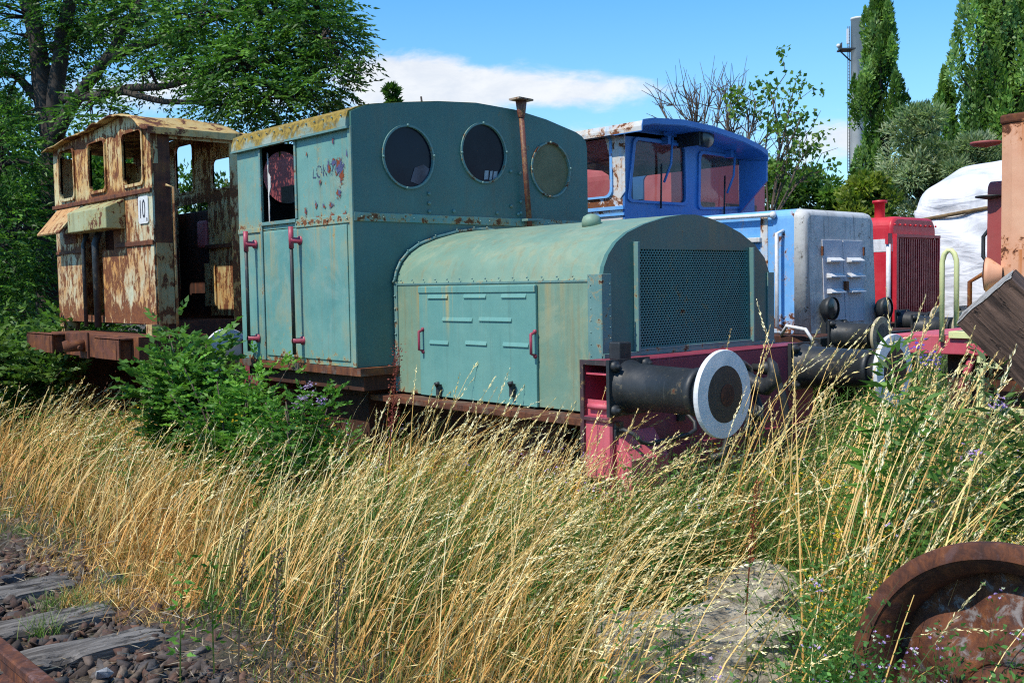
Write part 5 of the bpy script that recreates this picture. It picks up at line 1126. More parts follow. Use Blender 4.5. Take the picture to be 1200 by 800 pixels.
def blades(B, H, lean, az, curl, W, cb, ct, seg=4, jit=.06, face=None):
    """ribbons: roots B(n,3), height H, lean 0..1 along azimuth az, curl droop, width W, colours at base and tip"""
    n = len(B); t_ = np.linspace(0, 1, seg+1)[None, :, None]; dirh = np.stack([np.cos(az), np.sin(az), np.zeros(n)], 1)[:, None, :]
    H_ = H[:, None, None]; le = lean[:, None, None]; cu_ = curl[:, None, None]
    P = B[:, None, :]+dirh*H_*(le*t_*.65+cu_*t_**3)+np.array([0, 0, 1.])*H_*(t_*np.sqrt(np.clip(1-le**2*.6, .1, 1))-cu_*.55*t_**3)
    fa = rng.uniform(0, math.pi, n) if face is None else face
    wd = np.stack([np.cos(fa), np.sin(fa), rng.uniform(-.2, .2, n)], 1)[:, None, :]*(W[:, None, None]*np.clip(1.0-t_**2.5, .12, 1)*.5)
    V = np.stack([P-wd, P+wd], 2).reshape(n, -1, 3); k = (seg+1)*2
    q = np.array([[2*i, 2*i+1, 2*i+3, 2*i+2] for i in range(seg)]); Q = (q[None]+(np.arange(n)*k)[:, None, None]).reshape(-1, 4)
    tt = np.repeat(t_[:, :, :], 2, 2).reshape(1, -1, 1)[:, :k]; tt = np.repeat(np.linspace(0, 1, seg+1), 2)[None, :, None]
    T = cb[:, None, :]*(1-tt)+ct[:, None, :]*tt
    return V.reshape(-1, 3), Q, T.reshape(-1, 3), P
def cat(lst, name, mat, parent=None):
    V = np.concatenate([l[0] for l in lst]); off = np.cumsum([0]+[len(l[0]) for l in lst[:-1]]); Q = np.concatenate([l[1]+o for l, o in zip(lst, off)]); T = np.concatenate([l[2] for l in lst])
    return fast_mesh(name, V, Q, mat, parent, T)
def colmix(pal, n, var=.18):
    pal = np.array(pal); c = pal[rng.integers(0, len(pal), n)]; c = c*(1+rng.uniform(-var, var, (n, 1))); return c
def vnoise(x, y, s, seed=0.):
    r = np.random.default_rng(int(seed*10)+5); ph = r.uniform(0, 6.28, (5, 2)); fr = r.uniform(.6, 1.7, (5, 2))*s; v = 0
    for k in range(5): v = v+np.sin(x*fr[k, 0]+ph[k, 0]+1.3*np.sin(y*fr[k, 1]))*np.cos(y*fr[k, 1]+ph[k, 1])
    return v/2.6
def sample(n, dmin, dmax, wl=-.60, wr=.60, p=1.0):
    d = dmin+(dmax-dmin)*rng.uniform(0, 1, n)**p; lat = rng.uniform(wl, wr, n)*d
    x = r0[0]*lat+Dv[0]*d; y = r0[1]*lat+Dv[1]*d; return x, y, d, lat
LOW = lambda x, y: (lambda lat, d: (600+F*lat/np.maximum(d, .1) > 700) & (600+F*lat/np.maximum(d, .1) < 930) & (d < 4.75))(x*r0[0]+y*r0[1], x*Dv[0]+y*Dv[1])
CLEAR = [(p1[0], p1[1], .42, .06), (p1[0]-.25, p1[1]-.3, .40, .22), (p2[0], p2[1], .28, .1), (p3[0], p3[1], .25, .4), (4.5, 3.3, .33, .35), (WX-.45, WYc-.1, .5, .22), (WX-.9, WYc-.4, .5, .4)]
def field_ok(x, y):
    """where the grass stands: not on the track at the left, not inside the vehicles or under the wheel"""
    edge = 2.15+.22*vnoise(x, y, 1.3, 1)
    ok = (x > edge) | (y < 2.0)
    ok &= ~((x > 4.33) & (x < 6.1) & (y > 3.80) & (y < 8.3))
    ok &= ~((x > RX+.1) & (x < RXE) & (y > RY0+.1) & (y < RY1))
    ok &= ~((x > 9.2) & (x < 11.5) & (y > 5.4) & (y < 10.3))
    ok &= ~((np.abs(y-WYc) < WR+.03) & (x > WX-.06) & (x < WX+.2))
    ok &= ~((x > PX) & (x < PX+2.2) & (y < PY+.3))
    for (cx_, cy_, r_, keep_) in CLEAR: ok &= (np.hypot(x-cx_, y-cy_) > r_) | (rng.uniform(0, 1, len(x)) < keep_)
    return ok
def bands(x, y):
    """dryness 0..1 (1 straw), height factor"""
    lat = x*r0[0]+y*r0[1]; d = x*Dv[0]+y*Dv[1]; px = 600+F*lat/np.maximum(d, .1)
    dry = 1/(1+np.exp((px-640)/110))
    dry = dry*(1-.92*np.exp(-((d-(5.4))/1.1)**2)*(px > 220)*(px < 800))
    dry = dry+.24*vnoise(x, y, 1.9, 2)-.55*np.exp(-((px-30)/70)**2-((d-8.0)/1.3)**2)
    return np.clip(dry, 0, 1), px, d, lat
STRAW = [(.90, .66, .24), (.80, .52, .16), (.98, .78, .36), (.70, .38, .10), (.84, .58, .19)]
TAN = [(.72, .33, .08), (.78, .42, .12), (.60, .26, .06), (.82, .50, .17)]
GREENS = [(.08, .20, .022), (.13, .28, .035), (.06, .14, .018), (.18, .30, .05), (.10, .22, .028)]
HEADS = [(.95, .82, .44), (.86, .70, .32), (1.0, .90, .56), (.74, .54, .22)]
G_ = []
# --- short mat of dead stalks and leaves
def lay(n, dmin, dmax, hmin, hmax, kind, p=1.3, wl=-.60, wr=.60, wid=(.003, .006), leanr=(.15, .6), curlr=(.05, .5), seg=4, keep=None, windw=1.2):
    x, y, d, lat = sample(n, dmin, dmax, wl, wr, p); dry, px, dd, _ = bands(x, y); ok = field_ok(x, y)
    if kind == 'dry': ok &= rng.uniform(0, 1, n) < np.clip(dry*1.15, .10, 1)
    if kind == 'green': ok &= rng.uniform(0, 1, n) < np.clip(1.05-dry*1.0, .05, 1)
    if keep is not None: ok &= keep(x, y, px, dd)
    x, y, dry, px, dd = x[ok], y[ok], dry[ok], px[ok], dd[ok]; m_ = len(x)
    H = rng.uniform(hmin, hmax, m_)*(1+.18*vnoise(x, y, 2.2, 3)); rim = np.clip((x-2.15)/.9, .18, 1); rim = np.where(y < 2, np.maximum(rim, .8), rim); H *= np.where(x < 3.2, rim, 1); H *= 1+.28*np.clip((x-3.0)/.6, 0, 1)
    H *= np.where(dd < 3.1, .55+.45*np.clip((dd-2.3)/.8, 0, 1), 1)
    H *= np.where(LOW(x, y), .42, 1)
    az = math.atan2(WIND[1], WIND[0])+rng.normal(0, windw, m_); B = np.stack([x, y, gz(x, y)-.01], 1)
    le = rng.uniform(*leanr, m_); cu_ = rng.uniform(*curlr, m_)
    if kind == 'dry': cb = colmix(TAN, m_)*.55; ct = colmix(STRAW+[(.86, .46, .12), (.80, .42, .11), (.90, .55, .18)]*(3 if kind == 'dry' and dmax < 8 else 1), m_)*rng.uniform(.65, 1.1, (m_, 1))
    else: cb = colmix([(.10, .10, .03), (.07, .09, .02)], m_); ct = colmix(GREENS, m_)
    # thin out colour towards the shaded roots
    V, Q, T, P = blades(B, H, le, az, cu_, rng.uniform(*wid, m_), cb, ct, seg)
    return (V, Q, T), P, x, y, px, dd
for args in [dict(n=36000, dmin=2.7, dmax=6.8, hmin=.22, hmax=.66, kind='dry', leanr=(.05, .9), windw=1.7, wid=(.002, .0048)), dict(n=26000, dmin=5.5, dmax=20, hmin=.3, hmax=.7, kind='dry', p=1.5, wid=(.006, .011), seg=3, wl=-.6, wr=.0)]:
    G_.append(lay(**args)[0])
G_.append(lay(14000, 6.0, 12.5, .3, .75, 'dry', p=1.3, wid=(.005, .009), seg=3, wl=-.1, wr=.6)[0])
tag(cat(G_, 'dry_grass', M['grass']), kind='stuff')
# matted thatch of bent and broken blades
x, y, d, lat = sample(30000, 2.8, 11, -.58, .5, 1.3); ok = field_ok(x, y) & (x > 2.0) & (rng.uniform(0, 1, len(x)) < bands(x, y)[0]+.15); x, y = x[ok], y[ok]; n = len(x); a_ = rng.uniform(0, 6.3, n); el = rng.normal(.15, .45, n)
C = np.stack([x, y, gz(x, y)+rng.uniform(.0, 1, n)**1.6*.42*np.clip((x-2.0)/.8, .1, 1)], 1); D = np.stack([np.cos(a_)*np.cos(el), np.sin(a_)*np.cos(el), np.sin(el)], 1)
V, Q, T = leaves(C, D, rng.uniform(.05, .20, n), rng.uniform(.002, .0055, n), colmix(STRAW+TAN+[(.25, .15, .07), (.75, .66, .5)], n)); tag(cat([(V, Q, T)], 'straw_thatch', M['grass']), kind='stuff')
G_ = []
G_.append(lay(34000, 2.7, 7.0, .25, .70, 'green', leanr=(.1, .6), windw=1.6, wid=(.004, .008))[0])
G_.append(lay(22000, 6.0, 20, .3, .7, 'green', p=1.5, wid=(.008, .016), seg=3)[0])
G_.append(lay(13000, 4.0, 6.3, .4, .8, 'green', wid=(.004, .008), keep=lambda x, y, px, d: (x > 3.3) & (px > 250) & (px < 900))[0])
tag(cat(G_, 'green_grass', M['grass']), kind='stuff')
# --- tall flowering stems with nodding seed heads
def stems(n, dmin, dmax, hmin, hmax, wl, wr, p=1.2, keep=None, stemw=.0034, nsp=26, big=1., leanr=(.35, .8)):
    x, y, d, lat = sample(n, dmin, dmax, wl, wr, p); dry, px, dd, _ = bands(x, y); ok = field_ok(x, y) & (x > 2.35) & (~LOW(x, y) | (rng.uniform(0, 1, len(x)) < .22))
    if keep is not None: ok &= keep(x, y, px, dd)
    x, y, px, dd = x[ok], y[ok], px[ok], dd[ok]; m_ = len(x)
    clump = vnoise(x, y, 3.3, 4); H = rng.uniform(hmin, hmax, m_)*(1+.16*clump); az = math.atan2(WIND[1], WIND[0])+rng.normal(0, .55, m_)+.35*vnoise(x, y, 1.1, 5)
    B = np.stack([x, y, gz(x, y)], 1); le = rng.uniform(*leanr, m_); cu_ = rng.uniform(.04, .60, m_)**1.2
    cb = colmix(TAN, m_); ct = colmix(STRAW, m_); W_ = np.full(m_, stemw)*rng.uniform(.8, 1.3, m_)
    V, Q, T, P = blades(B, H, le, az, cu_, W_*1.6, cb, ct, 7, face=np.full(m_, HD+math.pi/2)+rng.normal(0, .5, m_))
    out_ = [(V, Q, T)]
    # spikelets on the top fifth
    seg = 7; frac = rng.uniform(.14, .26, m_)
    k = nsp; u_ = 1-frac[:, None]*rng.uniform(0, 1, (m_, k)); fi = np.clip(u_*seg, 0, seg-1e-3); i0 = fi.astype(int); f_ = (fi-i0)[..., None]
    r_ = np.arange(m_)[:, None]; C = P[r_, i0]*(1-f_)+P[r_, i0+1]*f_; tang = P[r_, i0+1]-P[r_, i0]; tang /= np.linalg.norm(tang, axis=2, keepdims=True)
    C = C.reshape(-1, 3); tang = tang.reshape(-1, 3); D = tang+rng.normal(0, .20, C.shape)
    ed = ((1-u_)/frac[:, None]).reshape(-1); sc_ = (.55+.9*np.sin(np.clip(ed, 0, 1)*math.pi)**.7)*big
    C = C+rng.normal(0, .0016, C.shape)*sc_[:, None]
    out_.append(leaves(C, D, rng.uniform(.010, .017, len(C))*sc_, rng.uniform(.0022, .0038, len(C))*sc_, np.repeat(colmix(HEADS, m_), k, 0)*(1+rng.uniform(-.2, .2, (len(C), 1)))))
    return out_
S_ = []
TALL = lambda x, y, px, d: (px > 790) & (px < 1075)
S_ += stems(1300, 2.9, 5.4, .70, 1.12, -.55, .12, 1.0, nsp=34, leanr=(.35, 1.0))
S_ += stems(760, 3.0, 6.2, .80, 1.15, -.1, .40, 1.0, nsp=34, leanr=(.35, 1.0), keep=lambda x, y, px, d: (px < 700) | (px > 960) | (d > 4.2))
S_ += stems(230, 2.6, 5.0, .85, 1.2, .12, .56, 1.0, nsp=40)
S_ += stems(1250, 5.4, 11, .7, 1.05, -.56, 0, 1.2, stemw=.0045, nsp=22, big=1.35, leanr=(.3, .9))
S_ += stems(400, 10, 18, .7, 1.0, -.56, -.2, 1.2, stemw=.008, nsp=14, big=2.0)
S_ += stems(200, 5.6, 9, .8, 1.15, .22, .56, 1.0, stemw=.0045, nsp=26, big=1.3)
S_ += stems(520, 3.5, 5.3, 1.25, 1.72, .10, .42, 1.0, keep=TALL, nsp=46, big=1.15, leanr=(.25, .6), stemw=.004)
S_ += stems(34, 3.0, 3.9, 1.15, 1.5, .06, .30, 1.0, nsp=46, big=1.1, leanr=(.2, .5), stemw=.0035)
S_ += stems(420, 4.9, 7.0, 1.0, 1.32, -.16, .08, 1.0, keep=lambda x, y, px, d: (x > 3.25) & (x < 4.2), nsp=32, big=1.2, leanr=(.25, .8), stemw=.0038)
# bare broken stalks, leaning every way
x, y, d, lat = sample(2200, 2.9, 7.5, -.56, .5); ok = field_ok(x, y) & (x > 2.3) & ~LOW(x, y); x, y = x[ok], y[ok]; n = len(x)
V, Q, T, P = blades(np.stack([x, y, gz(x, y)+rng.uniform(0, .35, n)], 1), rng.uniform(.35, .85, n), rng.uniform(.3, 1.2, n), rng.uniform(-2.4, .9, n), rng.uniform(0, .25, n), rng.uniform(.0025, .0045, n), colmix(STRAW, n), colmix(HEADS, n), 4, face=np.full(n, HD+math.pi/2)); S_.append((V, Q, T))
tag(cat(S_, 'seeding_grass', M['grass']), kind='stuff')
# --- leafy weeds
def weed_arrays(B, H, nl, L, W, cols, lean=.25, spread=.9, az0=None, stemc=(.10, .15, .04), start=.08, droop=.2, stw=.004, shrink=.65):
    m_ = len(B); az = (math.atan2(WIND[1], WIND[0])+rng.normal(0, .9, m_)) if az0 is None else az0
    le = rng.uniform(lean*.4, lean*1.3, m_); cu_ = rng.uniform(0, .1, m_)
    V, Q, T, P = blades(B, H, le, az, cu_, np.full(m_, stw), np.tile(stemc, (m_, 1)), np.tile(stemc, (m_, 1)), 5, face=np.full(m_, HD+math.pi/2))
    u_ = start+(1-start)*(np.arange(nl)[None]+rng.uniform(0, 1, (m_, nl)))/nl; fi = np.clip(u_*5, 0, 4.999); i0 = fi.astype(int); f_ = (fi-i0)[..., None]; r_ = np.arange(m_)[:, None]
    C = (P[r_, i0]*(1-f_)+P[r_, i0+1]*f_).reshape(-1, 3)
    a_ = np.tile(np.arange(nl)*2.4, (m_, 1))+rng.uniform(0, 6.3, (m_, 1)); a_ = a_.ravel(); el = rng.uniform(-droop, .9, len(a_))
    D = np.stack([np.cos(a_)*np.cos(el), np.sin(a_)*np.cos(el), np.sin(el)], 1)
    sz = (1.15-shrink*u_.ravel())*rng.uniform(.7, 1.2, len(a_))
    c_ = np.repeat(colmix(cols, m_, .2), nl, 0)*(1+rng.uniform(-.22, .22, (len(a_), 1)))
    # twice: a leaf and a small side shoot
    C2 = C+D*(rng.uniform(0, .06, len(C)))[:, None]*spread
    return [(V, Q, T), leaves(C2, D, L*sz, W*sz, c_)], P
WEEDG = [(.09, .22, .03), (.14, .31, .045), (.06, .16, .02), (.19, .33, .07), (.11, .24, .05)]
U_ = []
def scatter(n, dmin, dmax, wl, wr, keep, p=1.1):
    x, y, d, lat = sample(n, dmin, dmax, wl, wr, p); dry, px, dd, _ = bands(x, y); ok = field_ok(x, y) & keep(x, y, px, dd, dry) & (~LOW(x, y) | (rng.uniform(0, 1, len(x)) < .10)); x, y = x[ok], y[ok]
    return np.stack([x, y, gz(x, y)], 1)
B = scatter(5200, 3.0, 7.5, .0, .58, lambda x, y, px, d, dr: (px > 700) & (rng.uniform(0, 1, len(x)) < 1.1-dr)); U_ += weed_arrays(B, rng.uniform(.35, .95, len(B)), 30, .048, .015, WEEDG)[0]
B = scatter(1700, 3.4, 6.2, -.5, .15, lambda x, y, px, d, dr: (x > 3.0)); U_ += weed_arrays(B, rng.uniform(.3, .78, len(B)), 24, .042, .013, WEEDG)[0]
B = scatter(1500, 6, 16, -.56, -.15, lambda x, y, px, d, dr: (x > 3.0)); U_ += weed_arrays(B, rng.uniform(.3, .8, len(B)), 22, .07, .022, WEEDG, stw=.008)[0]
B = scatter(1300, 6, 12, .2, .6, lambda x, y, px, d, dr: x > 3); U_ += weed_arrays(B, rng.uniform(.35, .95, len(B)), 24, .06, .018, WEEDG, stw=.007)[0]
tag(cat(U_, 'undergrowth', M['leaf']), kind='stuff')
# --- wild flowers
def flowers(B, H, col, sz, nf, name, spread=.05):
    m_ = len(B); C = np.repeat(B, nf, 0)+np.stack([rng.normal(0, spread, m_*nf), rng.normal(0, spread, m_*nf), np.repeat(H, nf)+rng.normal(0, spread*.8, m_*nf)], 1)
    k = 5; a_ = np.tile(np.arange(k)*2*math.pi/k, len(C))+np.repeat(rng.uniform(0, 6, len(C)), k); up = np.repeat(np.stack([rng.normal(-.3, .4, len(C)), rng.normal(-.3, .4, len(C)), np.ones(len(C))], 1), k, 0)
    D = np.stack([np.cos(a_), np.sin(a_), np.zeros(len(a_))], 1); D = D-up*(np.sum(D*up, 1)/np.sum(up*up, 1))[:, None]
    c_ = np.repeat(colmix(col, len(C), .15), k, 0)
    return leaves(np.repeat(C, k, 0), D, np.full(len(D), sz), np.full(len(D), sz*.75), c_, fold=.1)
YEL = [(.75, .52, .03), (.80, .60, .05), (.55, .28, .03), (.65, .42, .03)]; LIL = [(.42, .28, .58), (.52, .36, .66), (.60, .45, .68)]; ORG = [(.40, .20, .04), (.30, .13, .03)]
B1_ = scatter(760, 3.2, 6.5, .1, .58, lambda x, y, px, d, dr: (px > 830) & (vnoise(x, y, 3.5, 7) > .1)); B2_ = scatter(160, 4.5, 6.5, -.25, .1, lambda x, y, px, d, dr: (x > 3.4)); B3_ = scatter(70, 7.0, 9, -.4, -.15, lambda x, y, px, d, dr: x > 3.2)
FL = [flowers(B1_, rng.uniform(.42, .80, len(B1_)), YEL+ORG, .009, 8, 'f', .035), flowers(B2_, rng.uniform(.45, .75, len(B2_)), YEL, .008, 5, 'f', .04), flowers(B3_, rng.uniform(.5, .8, len(B3_)), YEL, .012, 6, 'f', .05)]
tag(cat(FL, 'yellow_wildflowers', M['petal']), kind='stuff')
B1_ = scatter(80, 2.9, 6.5, .1, .58, lambda x, y, px, d, dr: (px > 800)); B2_ = scatter(90, 4.5, 6.5, -.3, .1, lambda x, y, px, d, dr: (x > 3.4))
tag(cat([flowers(B1_, rng.uniform(.45, .85, len(B1_)), LIL, .008, 5, 'f', .03), flowers(B2_, rng.uniform(.4, .85, len(B2_)), LIL, .007, 4, 'f', .03)], 'lilac_wildflowers', M['petal']), kind='stuff')
# litter on the bare strip: bits of straw and twigs lying flat
n = 15000; x = rng.uniform(1.0, 3.6, n); y = rng.uniform(2.6, 12, n); ok = (x > 1.75+.25*vnoise(x, y, 2, 9)) | (rng.uniform(0, 1, n) < .12); x, y = x[ok], y[ok]; n = len(x)
a_ = rng.uniform(0, 6.3, n); D = np.stack([np.cos(a_), np.sin(a_), rng.uniform(-.05, .55, n)], 1)
c_ = colmix([(.42, .32, .19), (.33, .22, .11), (.50, .42, .30), (.22, .14, .08), (.28, .25, .20)], n)
C = np.stack([x, y, np.where(x > 2.2, gz(x, y), 0)+rng.uniform(.0, .06, n)], 1)
tag(cat([leaves(C, D, rng.uniform(.02, .11, n), rng.uniform(.002, .006, n), c_)], 'straw_litter', M['grass']), kind='stuff')
# small green tufts on the bare strip
n = 2600; cxs = rng.uniform(1.6, 2.6, 26); cys = rng.uniform(4.6, 9, 26); k = rng.integers(0, 26, n); x = cxs[k]+rng.normal(0, .05, n); y = cys[k]+rng.normal(0, .05, n)
B = np.stack([x, y, np.zeros(n)], 1); V, Q, T, P = blades(B, rng.uniform(.05, .16, n), rng.uniform(.2, .9, n), rng.uniform(0, 6.3, n), rng.uniform(0, .5, n), rng.uniform(.002, .005, n), colmix(GREENS, n), colmix([(.16, .24, .05), (.2, .26, .07), (.3, .3, .1)], n), 3)
tag(cat([(V, Q, T)], 'grass_tufts', M['grass']), kind='stuff')

# --- single plants
def plant(name, label, cat_, base, arrs, group=None, mats=None):
    r_ = thing(name, label, cat_, base, group)
    for nm, lst, mt in arrs: cat(lst, nm, mt, r_)
    return r_
def tallweed(px, py, d, H, label, L=.085, W=.017, nl=46, cols=WEEDG, lean=.12, n=1, heads=None):
    top = dep(px, py, d); B = np.tile(np.array([top[0], top[1], float(gz(top[0], top[1]))]), (n, 1)); B[:, :2] += rng.normal(0, .06, (n, 2)); Hh = np.full(n, top[2])*rng.uniform(.86, 1.10, n)
    ar, P = weed_arrays(B, Hh, nl, L, W, cols, lean=lean, start=.2, droop=.35, stw=.008, shrink=.35)
    parts_ = [('stem', [ar[0]], M['leaf']), ('foliage', [ar[1]], M['leaf'])]
    if heads: parts_.append(('flower_head', [flowers(P[:, -1], np.full(n, -.02), heads, .009, 26, 'f', .022)], M['petal']))
    return plant('tall_weed', label, 'plant', B[0], parts_)
tallweed(1036, 425, 4.4, 1.4, 'tall weed with narrow bright green leaves in front of the far white-rimmed buffer', n=6, L=.12, W=.024, nl=60)
tallweed(1082, 440, 4.3, 1.4, 'tall narrow-leaved weed right of the white-rimmed buffer, under the pink frame', n=5, L=.12, W=.024, nl=60)
tallweed(1052, 398, 4.8, 1.5, 'slender weed with violet flower spike before the yellow handrail', n=2, heads=[(.16, .10, .62), (.22, .14, .7)], L=.07, W=.016, nl=60)
tallweed(1118, 405, 4.7, 1.5, 'bushy grey-green weed between the yellow handrail and the step ladder', n=7, L=.06, W=.017, nl=90, cols=[(.15, .22, .09), (.19, .25, .12)])
tallweed(1165, 455, 4.2, 1.5, 'dark-leaved weed beneath the leaning timber', n=7, L=.08, W=.022, nl=80, cols=[(.06, .13, .03), (.08, .16, .03)])
tallweed(1195, 480, 3.9, 1.5, 'weed with small lilac flowers at the right edge under the timber', n=6, L=.07, W=.018, nl=70, heads=LIL)
tallweed(345, 458, 6.9, 1.5, 'weed with lilac flower heads beside the cab corner of the green locomotive', n=4, L=.05, nl=40, heads=LIL)
tallweed(232, 640, 4.6, 1.5, 'small green sprig among the dry stalks at the left', n=2, L=.05, W=.02, nl=40)
def alfalfa():
    base = np.array([WX-.26, WYc+.16, .0]); n = 130; B = base+np.stack([rng.uniform(-.18, .08, n), rng.uniform(-.42, .36, n), np.zeros(n)], 1)
    ar, P = weed_arrays(B, rng.uniform(.5, 1.0, n)*(1-.25*rng.uniform(0, 1, n)), 50, .038, .019, [(.09, .24, .05), (.14, .32, .07), (.07, .18, .035)], lean=.18, start=.2, stw=.0035, az0=np.full(n, -math.pi/2)+rng.normal(0, .8, n)+.6)
    plant('flowering_weed', 'leafy weed with pale lilac flowers growing in front of the rusty wheel', 'plant', base, [('stems', [ar[0]], M['leaf']), ('leaves', [ar[1]], M['leaf']), ('flower_heads', [flowers(P[::3, -1], np.full(len(P[::3]), -.01), LIL+[(.6, .62, .45)], .006, 6, 'f', .012)], M['petal'])])
alfalfa()
# dead brown stalks and the red dock
def stalk(px, py, d, label, cols, nh=260, spread=.03, frac=.5, H=None):
    top = dep(px, py, d); B = np.array([[top[0], top[1], 0.]]); V, Q, T, P = blades(B, np.array([top[2]]), np.array([.08]), np.array([math.atan2(WIND[1], WIND[0])]), np.array([.03]), np.array([.009]), np.array([cols[0]]), np.array([cols[0]]), 6, face=np.array([HD+math.pi/2]))
    u_ = 1-frac*rng.uniform(0, 1, nh); fi = np.clip(u_*6, 0, 5.99); i0 = fi.astype(int); C = P[0, i0]*(1-(fi-i0)[:, None])+P[0, i0+1]*(fi-i0)[:, None]; D = rng.normal(0, 1, (nh, 3)); D[:, 2] = np.abs(D[:, 2]); off = D/np.linalg.norm(D, axis=1, keepdims=True)*rng.uniform(0, spread, (nh, 1))
    plant('seed_stalk', label, 'plant', B[0], [('stem', [(V, Q, T)], M['leaf']), ('seed_head', [leaves(C+off, D, rng.uniform(.008, .018, nh), rng.uniform(.005, .01, nh), colmix(cols, nh, .25))], M['petal'])])
stalk(444, 402, 6.0, 'dark red dock stalk beside the corner of the green bonnet', [(.24, .05, .04), (.32, .09, .06)], 420, .045, .35)
stalk(868, 560, 4.3, 'small red-brown dock stalk standing above the concrete slab', [(.22, .05, .03), (.3, .08, .04)], 260, .022, .4)
DB = [(.12, .09, .07), (.18, .14, .11), (.08, .06, .05)]
stalk(272, 610, 4.4, 'dead dark brown stalk in front of the dry grass, leftmost of the dead stalks', DB, 200, .03, .7)
stalk(312, 640, 4.2, 'dead grey-brown stalk with fluffy seed remains, second dead stalk from the left', DB, 260, .03, .6)
stalk(385, 640, 4.1, 'dead grey-brown stalk, rightmost of the dead stalks before the dry grass', DB, 240, .026, .6)
# rose / elder bushes
def bush(px, py, d, wx, h, label, n=5200, cols=WEEDG, L=.06, W=.03, name='bush', zmul=1., stems_=16):
    c = dep(px, py, d); base = np.array([c[0], c[1], 0.]); c_ = []; P_ = []
    r_ = thing(name, label, 'bush', base)
    mb = MB(); tips = []
    for k in range(stems_):
        a_ = random.uniform(0, 6.3); rr = wx*random.uniform(.25, .95); hh = h*random.uniform(.55, 1.0)
        pts = [base+np.array([math.cos(a_)*rr*s**1.3, math.sin(a_)*rr*s**1.3, hh*s**.8]) for s in np.linspace(0, 1, 5)]
        mb.tube(pts, list(np.linspace(.012, .004, 5)), 5); tips.append(pts)
    mb.build('stem', M['twig'], r_)
    # compound leaves along the shoots
    ns = n//7; k = rng.integers(0, stems_, ns); s = rng.uniform(.25, 1.05, ns); T_ = np.array(tips); fi = np.clip(s*4, 0, 3.999); i0 = fi.astype(int); C = T_[k, i0]*(1-(fi-i0)[:, None])+T_[k, np.minimum(i0+1, 4)]*(fi-i0)[:, None]
    out_ = rng.normal(0, 1, (ns, 3)); out_[:, 2] = np.abs(out_[:, 2])*.4; out_ /= np.linalg.norm(out_, axis=1, keepdims=True); C = C+out_*rng.uniform(0, wx*.32, (ns, 1))
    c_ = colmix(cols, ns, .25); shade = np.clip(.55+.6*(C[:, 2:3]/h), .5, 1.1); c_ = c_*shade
    allv = []
    for j in range(7):
        side_ = 0 if j == 6 else (1 if j % 2 else -1); t_ = (j//2+1)/4.2
        a, b = frame_of(out_); D = out_+a*side_*1.1; Cj = C+out_*(L*2.1*t_)
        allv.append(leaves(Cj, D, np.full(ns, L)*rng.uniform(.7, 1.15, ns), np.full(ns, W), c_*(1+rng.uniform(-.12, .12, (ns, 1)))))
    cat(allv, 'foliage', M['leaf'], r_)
bush(268, 470, 7.45, .55, 1.22, 'green rose bush in front of the cab of the green locomotive', n=6800, L=.048, W=.024, cols=[(.13, .31, .04), (.20, .40, .06), (.09, .22, .03)])
bush(350, 490, 6.9, .40, 1.0, 'lower leafy bush under the cab door, right of the rose bush', n=5600, L=.045, W=.022, cols=[(.08, .21, .03), (.12, .27, .045)])
bush(236, 470, 8.2, .5, 1.5, 'bush with broad leaflets at the gap between the rusty cab and the green cab', n=6500, L=.08, W=.042, cols=[(.08, .19, .03), (.11, .24, .04)], stems_=10)
bush(20, 440, 11.5, 1.1, 1.5, 'tangled green bush at the left edge before the rusty buffer beam', n=11000, L=.09, W=.045, cols=[(.06, .14, .02), (.09, .19, .03), (.13, .22, .05)])
bush(70, 430, 13.5, .8, 1.3, 'low bush in the shade behind the rusty buffer beam', n=6000, L=.09, W=.045, cols=[(.05, .12, .02), (.07, .15, .03)])

# ================================================================== TREES
def limb(mb, pts, r_0, r_1, n=8):
    pts = [np.array(p, float) for p in pts]; P = []
    for i in range(len(pts)-1):
        for s in np.linspace(0, 1, 5)[:-1]: P.append(pts[i]*(1-s)+pts[i+1]*s)
    P.append(pts[-1]); P = [p+np.array(mnoise.noise_vector(Vector(p*.9)))*.10 for p in P]
    mb.tube(P, list(np.linspace(r_0, r_1, len(P))), n); return P
def twigs_to(mb, src, pts, r_=.012):
    for p in pts:
        s = src[np.argmin(np.linalg.norm(src-p, axis=1))]; mid = (s+p)/2+np.array([0, 0, .12*np.linalg.norm(p-s)]); mb.tube([s, mid, p], [r_*1.6, r_, r_*.4], 4, cap=False)
def sprays(C, out_, L, W, nl, cols, shade=None):
    """compound leaves: a drooping rachis with paired leaflets"""
    n = len(C); a, b = frame_of(out_); al = []; c_ = colmix(cols, n, .25)
    if shade is not None: c_ = c_*shade[:, None]
    for j in range(nl):
        s_ = 0 if j == nl-1 else (1 if j % 2 else -1); t_ = (j//2+1)/(nl/2+.7)
        D = out_*.75+a*s_+np.array([0, 0, -.25]); Cj = C+out_*(L*3.4*t_)[:, None]+np.array([0, 0, -1.])*(L*1.0*t_*t_)[:, None]
        al.append(leaves(Cj, D, L*rng.uniform(.8, 1.15, n), W*np.ones(n), c_*(1+rng.uniform(-.1, .1, (n, 1)))))
    return al
def blob_points(blobs, per, shell=.35):
    C = []; Oo = []; S = []
    for (px, py, d, rx, rz, k) in blobs:
        c = dep(px, py, d); n = int(per*k); v = rng.normal(0, 1, (n, 3)); v /= np.linalg.norm(v, axis=1, keepdims=True); r_ = rng.uniform(shell, 1, (n, 1))**.6
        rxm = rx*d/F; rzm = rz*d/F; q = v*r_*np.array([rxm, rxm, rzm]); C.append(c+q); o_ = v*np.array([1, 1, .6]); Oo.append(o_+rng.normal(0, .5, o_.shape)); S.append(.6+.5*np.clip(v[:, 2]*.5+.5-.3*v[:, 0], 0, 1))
    return np.concatenate(C), np.concatenate(Oo), np.concatenate(S)
